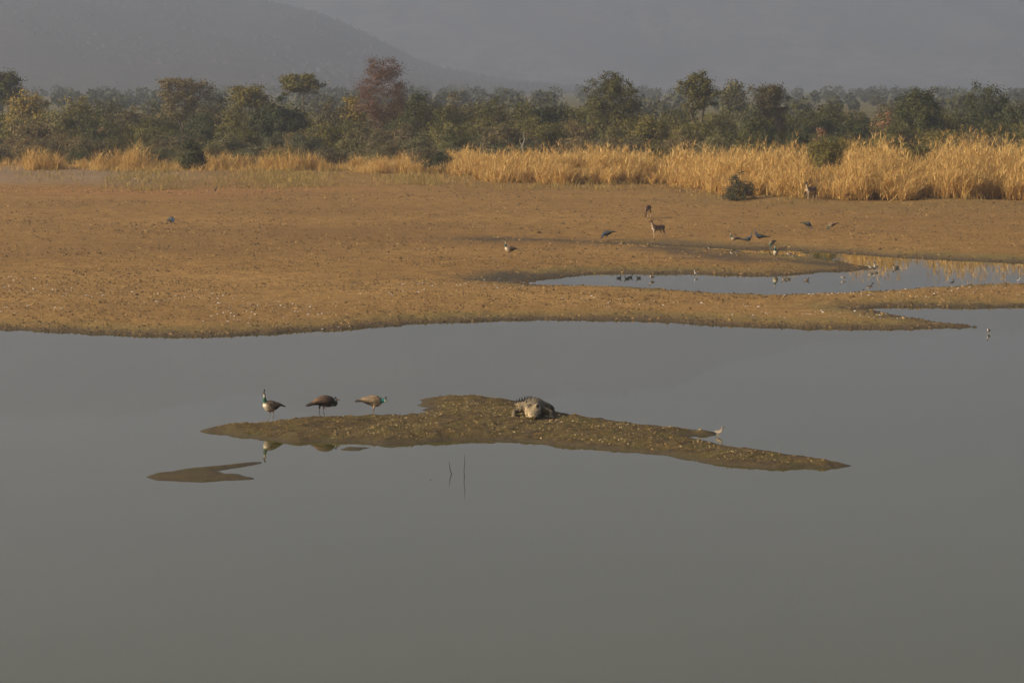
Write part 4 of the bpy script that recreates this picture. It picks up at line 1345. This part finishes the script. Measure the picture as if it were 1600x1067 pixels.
p = place_islet(829, 657)
CROC_YAW = -math.pi / 2 + rad(-2)
fwd = Vector((math.cos(CROC_YAW), math.sin(CROC_YAW)))
tip = 1.80
base = (p[0] - fwd.x * tip + 0.02, p[1] - fwd.y * tip)
croc = thing('crocodile', 'mottled tan crocodile resting on the mud islet with its snout on the ground', 'crocodile', (base[0], base[1], 0.115), CROC_YAW, None, 0.96)
obj('body', crocodile(), None, croc)
def scute_mesh(h, L, w):
    v = np.array([(-L, -w, 0), (L, -w, 0), (L, w, 0), (-L, w, 0), (-L * 0.7, 0, h), (-L * 0.2, 0, h * 0.85)], float)
    f4 = np.array([(0, 3, 2, 1)])
    f3 = np.array([(0, 1, 5), (0, 5, 4), (2, 3, 4), (2, 4, 5), (1, 2, 5), (3, 0, 4)])
    return mesh_np('scute', v, [f4, f3])
SC_T, SC_B = scute_mesh(0.15, 0.05, 0.045), scute_mesh(0.05, 0.05, 0.03)
def line(t, pts_):
    xs_ = np.array([q[0] for q in pts_])
    return [float(np.interp(t, xs_, np.array([q[k] for q in pts_]))) for k in (1, 2)]
spine = [(-2.35, -0.62, 0.05), (-2.0, -0.47, 0.13), (-1.5, -0.24, 0.21), (-1.0, -0.08, 0.295), (-0.6, -0.02, 0.385), (-0.15, 0.0, 0.46), (0.3, -0.02, 0.46), (0.65, 0.0, 0.41)]
for k in range(8):
    x = -2.15 + k * 0.185
    y, z = line(x, spine)
    s = obj('tail_scute', SC_T, M_SCUTE, croc, (x, y, z - 0.02))
    s.scale = (1, 1, 0.8 + 0.4 * math.sin(k * 0.4))
    y2, _ = line(x + 0.05, spine)
    s.rotation_euler = (0, 0, math.atan2(y2 - y, 0.05))
for row in (-0.16, -0.055, 0.055, 0.16):
    for k in range(12):
        x = -0.62 + k * 0.105
        y, z = line(x, spine)
        s = obj('back_scute', SC_B, M_SCUTE, croc, (x, y + row, z - 0.012 - row * row * 1.9))
for s_ in (-1, 1):
    tb = Tubes()
    tb.add([(1.135, 0.03 + s_ * 0.155, 0.385), (1.15, 0.03 + s_ * 0.160, 0.385), (1.165, 0.03 + s_ * 0.157, 0.383)], [0.004, 0.018, 0.004], 8)
    obj('eye', tb.mesh('eye'), M_BLACK, croc)

# ------------------------------------------------------------------ spotted deer
def deer_mesh(pose):
    RD, SD, WB, WL = (0.12, 0.062, 0.03), (0.09, 0.048, 0.025), (0.36, 0.28, 0.19), (0.30, 0.21, 0.13)
    c = (RD, SD, WB)
    body = [(-0.50, 0, 0.66, 0.05, 0.07, c), (-0.44, 0, 0.66, 0.12, 0.145, c), (-0.28, 0, 0.655, 0.145, 0.17, c), (-0.05, 0, 0.63, 0.145, 0.165, c), (0.18, 0, 0.63, 0.14, 0.18, c),
            (0.34, 0, 0.645, 0.12, 0.17, c), (0.43, 0, 0.67, 0.07, 0.10, c)]
    nk = (SD, SD, WB)
    if pose == 'grazing':
        neck = [(0.30, 0, 0.68, 0.09, 0.13, nk), (0.44, 0, 0.58, 0.07, 0.09, nk), (0.54, 0, 0.42, 0.055, 0.07, nk), (0.60, 0, 0.27, 0.05, 0.06, nk),
                (0.635, 0, 0.19, 0.06, 0.065, nk), (0.66, 0, 0.11, 0.045, 0.05, nk), (0.675, 0, 0.045, 0.03, 0.03, BLK)]
        hx, hz, ear = 0.60, 0.24, (0.05, 0.02)
    else:
        neck = [(0.28, 0, 0.69, 0.09, 0.14, nk), (0.40, 0, 0.80, 0.068, 0.09, nk), (0.46, 0.0, 0.93, 0.052, 0.065, nk), (0.475, 0.0, 1.02, 0.05, 0.058, nk),
                (0.51, 0.0, 1.075, 0.062, 0.065, (RD, SD, SD)), (0.58, 0.0, 1.05, 0.048, 0.05, (RD, SD, WB)), (0.66, 0.0, 1.015, 0.034, 0.034, (SD, SD, WB)), (0.69, 0, 1.005, 0.026, 0.024, BLK)]
        hx, hz, ear = 0.475, 1.09, (-0.03, 0.05)
    parts = [loft(smooth_rings(body, 4), 18), loft(smooth_rings(neck, 4), 14)]
    for s in (-1, 1):
        parts.append(loft([(hx, s * 0.045, hz, 0.02, 0.02, SD), (hx + ear[0] * 0.6, s * 0.10, hz + ear[1] * 0.8, 0.036, 0.02, SD), (hx + ear[0], s * 0.16, hz + ear[1], 0.008, 0.008, SD)], 8))
        dx = 0.05 * s
        parts.append(loft(smooth_rings([(0.30, s * 0.075, 0.62, 0.06, 0.08, SD), (0.31 + dx, s * 0.08, 0.44, 0.042, 0.05, WL), (0.315 + dx, s * 0.08, 0.34, 0.027, 0.03, WL), (0.305 + dx * 1.3, s * 0.08, 0.16, 0.019, 0.02, WL),
                                        (0.315 + dx * 1.3, s * 0.08, 0.07, 0.022, 0.022, WL), (0.335 + dx * 1.3, s * 0.08, 0.015, 0.024, 0.03, BLK)], 3), 9))
        dx = -0.06 * s
        parts.append(loft(smooth_rings([(-0.36, s * 0.075, 0.64, 0.075, 0.12, SD), (-0.31 + dx, s * 0.085, 0.47, 0.05, 0.075, SD), (-0.40 + dx, s * 0.085, 0.34, 0.028, 0.038, WL), (-0.44 + dx, s * 0.085, 0.29, 0.024, 0.03, WL),
                                        (-0.42 + dx, s * 0.085, 0.14, 0.019, 0.02, WL), (-0.41 + dx, s * 0.085, 0.06, 0.022, 0.022, WL), (-0.39 + dx, s * 0.085, 0.015, 0.024, 0.03, BLK)], 3), 9))
    parts.append(loft(smooth_rings([(-0.47, 0, 0.76, 0.03, 0.03, SD), (-0.53, 0, 0.68, 0.03, 0.022, (SD, SD, WB)), (-0.54, 0, 0.58, 0.012, 0.01, WB)], 3), 8))
    def spot(q):
        return 0.4 if (q[2] > 0.58 and -0.5 < q[0] < 0.42) else 0.0
    return skin('deer_body', parts, 0.015, M_COAT, spot)

D_STAND, D_GRAZE = deer_mesh('standing'), deer_mesh('grazing')
def deer(px, py, me, face, sc, lab):
    t = thing('spotted_deer', lab, 'deer', tuple(place(px, py)), face, None, sc)
    obj('body', me, None, t)
    hx, hz, ex = (0.545, 1.085, 0.05) if me is D_STAND else (0.625, 0.225, 0.05)
    for s in (-1, 1):
        tb = Tubes()
        tb.add([(hx - 0.012, s * ex, hz), (hx, s * (ex + 0.006), hz), (hx + 0.012, s * ex, hz)], [0.003, 0.012, 0.003], 7)
        obj('eye', tb.mesh('eye'), M_BLACK, t)
deer(1028, 368, D_STAND, LEFT + rad(38), 1.0, 'spotted deer standing broadside with raised head near the peacocks')
deer(1012, 341, D_GRAZE, LEFT + rad(75), 1.02, 'spotted deer grazing head down, beyond the broadside deer')
deer(1267, 313, D_STAND, -math.pi / 2 - rad(40), 1.15, 'spotted deer facing out from the foot of the tall reeds')

# ------------------------------------------------------------------ water birds
def water_bird_mesh(kind):
    cols = dict(coot=((0.018, 0.018, 0.02),) * 3, duck=((0.09, 0.065, 0.045), (0.13, 0.095, 0.065), (0.3, 0.25, 0.2)), brown=((0.17, 0.10, 0.06), (0.26, 0.17, 0.11), (0.45, 0.38, 0.3)),
                lapwing=((0.05, 0.042, 0.035), (0.05, 0.045, 0.04), (0.6, 0.57, 0.52)), stilt=((0.2, 0.18, 0.16), (0.38, 0.36, 0.32), (0.48, 0.46, 0.42)),
                sandpiper=((0.13, 0.10, 0.07), (0.18, 0.14, 0.10), (0.45, 0.41, 0.35)), goose=((0.07, 0.055, 0.045), (0.25, 0.21, 0.17), (0.68, 0.64, 0.58)))[kind]
    tp, sd_, bt = cols
    hd = (0.02, 0.02, 0.02) if kind in ('coot', 'lapwing') else (tp if kind != 'stilt' else (0.7, 0.68, 0.64))
    parts = []
    if kind in ('coot', 'duck'):
        parts.append(loft(smooth_rings([(-0.21, 0, 0.10, 0.02, 0.012, tp), (-0.13, 0, 0.075, 0.075, 0.055, cols), (0, 0, 0.06, 0.10, 0.085, cols), (0.11, 0, 0.065, 0.08, 0.075, cols), (0.17, 0, 0.085, 0.04, 0.04, cols)], 4), 14))
        parts.append(loft(smooth_rings([(0.11, 0, 0.09, 0.05, 0.05, cols), (0.15, 0, 0.15, 0.032, 0.034, hd), (0.165, 0, 0.20, 0.035, 0.036, hd), (0.20, 0, 0.205, 0.032, 0.03, hd), (0.235, 0, 0.195, 0.014, 0.012, hd)], 4), 12))
        beak = ((0.225, 0.195), (0.275, 0.185))
    else:
        lg = dict(lapwing=0.17, stilt=0.2, sandpiper=0.11, goose=0.24, brown=0.17)[kind]
        k = 1.7 if kind == 'goose' else 1.0
        parts.append(loft(smooth_rings([(-0.17 * k, 0, lg + 0.055 * k, 0.012, 0.008, tp), (-0.10 * k, 0, lg + 0.055 * k, 0.035 * k, 0.03 * k, cols), (0, 0, lg + 0.055 * k, 0.055 * k, 0.058 * k, cols),
                                        (0.08 * k, 0, lg + 0.075 * k, 0.045 * k, 0.052 * k, cols), (0.12 * k, 0, lg + 0.10 * k, 0.025 * k, 0.03 * k, cols)], 4), 14))
        nh = lg + (0.20 if kind != 'goose' else 0.46)
        parts.append(loft(smooth_rings([(0.08 * k, 0, lg + 0.09 * k, 0.032 * k, 0.036 * k, cols), (0.115 * k, 0, 0.5 * (lg + 0.1 * k + nh), 0.02 * k, 0.022 * k, (hd, hd, bt)), (0.125 * k, 0, nh, 0.024 * k, 0.026 * k, hd),
                                        (0.15 * k, 0, nh + 0.004, 0.022 * k, 0.022 * k, hd), (0.172 * k, 0, nh - 0.002, 0.010, 0.009, hd)], 4), 12))
        lc = (0.42, 0.32, 0.08) if kind in ('lapwing', 'sandpiper') else ((0.5, 0.2, 0.14) if kind == 'stilt' else (0.32, 0.18, 0.10))
        for s in (-1, 1):
            parts += bird_leg(0.0, s * 0.028 * k, lg + 0.02, 0.01, 0.008 * k, lc, sd_, 0.02 * k)
        bl = 0.05 if kind in ('lapwing', 'goose', 'brown') else 0.075
        beak = ((0.165 * k, nh - 0.002), (0.172 * k + bl, nh - 0.008))
    body = skin(kind + '_body', parts, 0.0085, M_PLUME)
    tb = Tubes()
    (x0, z0), (x1, z1) = beak
    tb.add([(x0, 0, z0), (x1, 0, z1)], [0.010, 0.003], 6)
    bk = tb.mesh('beak')
    bk.materials.append(M_BLACK)
    return body, bk

WB = {}
def water_bird(px, py, kind, face, name, lab, cat='bird', sc=1.0, z=None, group=None, loc=None):
    if kind not in WB:
        WB[kind] = water_bird_mesh(kind)
    q = place(px, py) if loc is None else loc
    if z is not None:
        f2 = flat(px, py, 0.0)
        q = (f2[0], f2[1], z)
    t = thing(name, lab, cat, tuple(q), face, group, sc)
    obj('body', WB[kind][0], None, t)
    obj('beak', WB[kind][1], None, t)
    return t

for px, py, face, lab in [(967, 435, RIGHT, 'black coot at the rear of the small raft of coots on the pond'),
                          (979.5, 436, LEFT, 'black coot swimming close in front of another coot'),
                          (984.5, 434, RIGHT, 'black coot tucked just behind another coot'),
                          (998, 435, LEFT, 'black coot swimming a little apart, next to the brown wader')]:
    water_bird(px, py, 'coot', face, 'coot', lab, 'coot', 0.6, 0.0, 'coots on the pond')
water_bird(1019, 437, 'brown', LEFT + 0.6, 'brown_wader', 'reddish brown wader in the pond next to the coots', 'wader', 1.0, -0.1)
water_bird(1088, 432, 'stilt', LEFT + 0.5, 'white_wader', 'pale white wader alone in the middle of the pond', 'wader', 0.8, -0.06)
for px, py, face, lab in [(1225.5, 437, LEFT, 'small dark duck leading another duck on the pond'),
                          (1231.5, 436.5, LEFT, 'small dark duck following close behind another duck'),
                          (1260, 438.5, RIGHT, 'dark duck resting on the pond right of the pair of ducks'),
                          (1400, 419, LEFT + 0.4, 'dark duck with pale breast in the orange reflection of the reeds')]:
    water_bird(px, py, 'duck', face, 'duck', lab, 'duck', 0.62 if px < 1300 else 0.85, 0.0, 'ducks on the pond')
water_bird(1318, 437, 'sandpiper', LEFT, 'small_wader', 'slim pale wader in the pond off the tip of the mud tongue', 'wader', 0.8, -0.03)
water_bird(1369, 422, 'goose', LEFT + 0.5, 'goose', 'stout goose with white front and dark back in the shallows', 'goose', 0.62, -0.05)
water_bird(1362, 423, 'sandpiper', LEFT + 0.2, 'small_wader', 'small wader standing beside the stout goose', 'wader', 1.1, -0.02)
water_bird(1358, 457, 'lapwing', RIGHT, 'lapwing', 'black-headed lapwing upright on the pond bank', 'lapwing', 1.15)
water_bird(1353, 457, 'coot', LEFT, 'coot', 'black coot out of the water beside the lapwing on the bank', 'coot', 0.6)
water_bird(1487, 448, 'lapwing', RIGHT + 0.5, 'lapwing', 'small dark lapwing at the waterline of the near pond bank', 'lapwing', 0.8)
water_bird(1591, 443, 'stilt', RIGHT, 'white_wader', 'white wader on the near pond bank where the land widens', 'wader', 0.6)
water_bird(1234, 403, 'lapwing', LEFT, 'lapwing', 'dark lapwing in the channel just behind the peahen on the mud tongue', 'lapwing', 0.9)
water_bird(1240, 405.5, 'lapwing', RIGHT, 'lapwing', 'dark lapwing on the edge of the mud tongue, facing away from its mate', 'lapwing', 0.9)
water_bird(1108, 391, 'stilt', LEFT, 'white_wader', 'tiny white wader at the narrow start of the channel', 'wader', 0.42)
water_bird(1143, 399, 'stilt', LEFT, 'white_wader', 'pale wader on the channel mud below the tail-to-tail peafowl', 'wader', 0.5)
water_bird(1151, 400, 'lapwing', RIGHT, 'lapwing', 'dark lapwing next to the pale wader on the channel mud', 'lapwing', 0.8)
water_bird(336, 303, 'lapwing', RIGHT + 1.0, 'lapwing', 'tiny dark lapwing on the rusty stony bank', 'lapwing', 1.2)
water_bird(1123, 681, 'sandpiper', RIGHT - 0.7, 'small_wader', 'pale wader stretching up in the notch of the mud islet', 'wader', 0.9, -0.035)
water_bird(1545, 521, 'sandpiper', LEFT + 1.0, 'small_wader', 'lone wader in the open lake off the pointed spit', 'wader', 0.85, -0.03)

# ------------------------------------------------------------------ twigs standing out of the lake
def twig(px, py, pts_, r, lab):
    q = flat(px, py, 0.0)
    tb = Tubes()
    tb.add(pts_, r, 6)
    o = obj('drowned_twig', tb.mesh('drowned_twig'), M_SCUTE, None, (q[0], q[1], 0))
    o['label'], o['category'], o['group'] = lab, 'twig', 'twigs standing in the lake'
twig(705, 740.5, [(0, 0, -0.3), (0.01, 0, 0.0), (-0.025, 0, 0.10), (-0.035, 0.01, 0.2), (-0.055, 0, 0.31)], [0.012, 0.012, 0.010, 0.008, 0.003], 'short crooked twig poking up from the still lake')
twig(725.5, 744.5, [(0, 0, -0.3), (0.0, 0, 0.0), (-0.008, 0, 0.15), (0.01, 0.01, 0.32), (0.004, 0, 0.53)], [0.010, 0.010, 0.008, 0.007, 0.003], 'tall straight twig poking up from the still lake')
twig(672, 749.5, [(0, 0, -0.2), (0.0, 0, 0.0), (0.01, 0, 0.018)], [0.014, 0.014, 0.006], 'broken twig stub barely breaking the lake surface')

# ------------------------------------------------------------------ haze
def haze_box():
    x0, x1, y0, y1, z0, z1 = -6200, 6200, -80, 9300, -4, 1080
    v = np.array([(x, y, z) for z in (z0, z1) for y in (y0, y1) for x in (x0, x1)], float)
    f_ = np.array([(0, 2, 3, 1), (4, 5, 7, 6), (0, 1, 5, 4), (2, 6, 7, 3), (0, 4, 6, 2), (1, 3, 7, 5)])
    m = bpy.data.materials.new('haze')
    m.use_nodes = True
    nt = m.node_tree
    nt.nodes.clear()
    out = nt.nodes.new('ShaderNodeOutputMaterial')
    pv = nt.nodes.new('ShaderNodeVolumePrincipled')
    pv.inputs['Color'].default_value = (0.80, 0.87, 1.0, 1)
    pv.inputs['Density'].default_value = HAZE_DENSITY
    pv.inputs['Anisotropy'].default_value = 0.54
    nt.links.new(pv.outputs[0], out.inputs['Volume'])
    o = obj('haze', mesh_np('haze', v, f_), m)
    stuff(o, 'pale grey haze lying over the lake and the hills', 'haze')
haze_box()
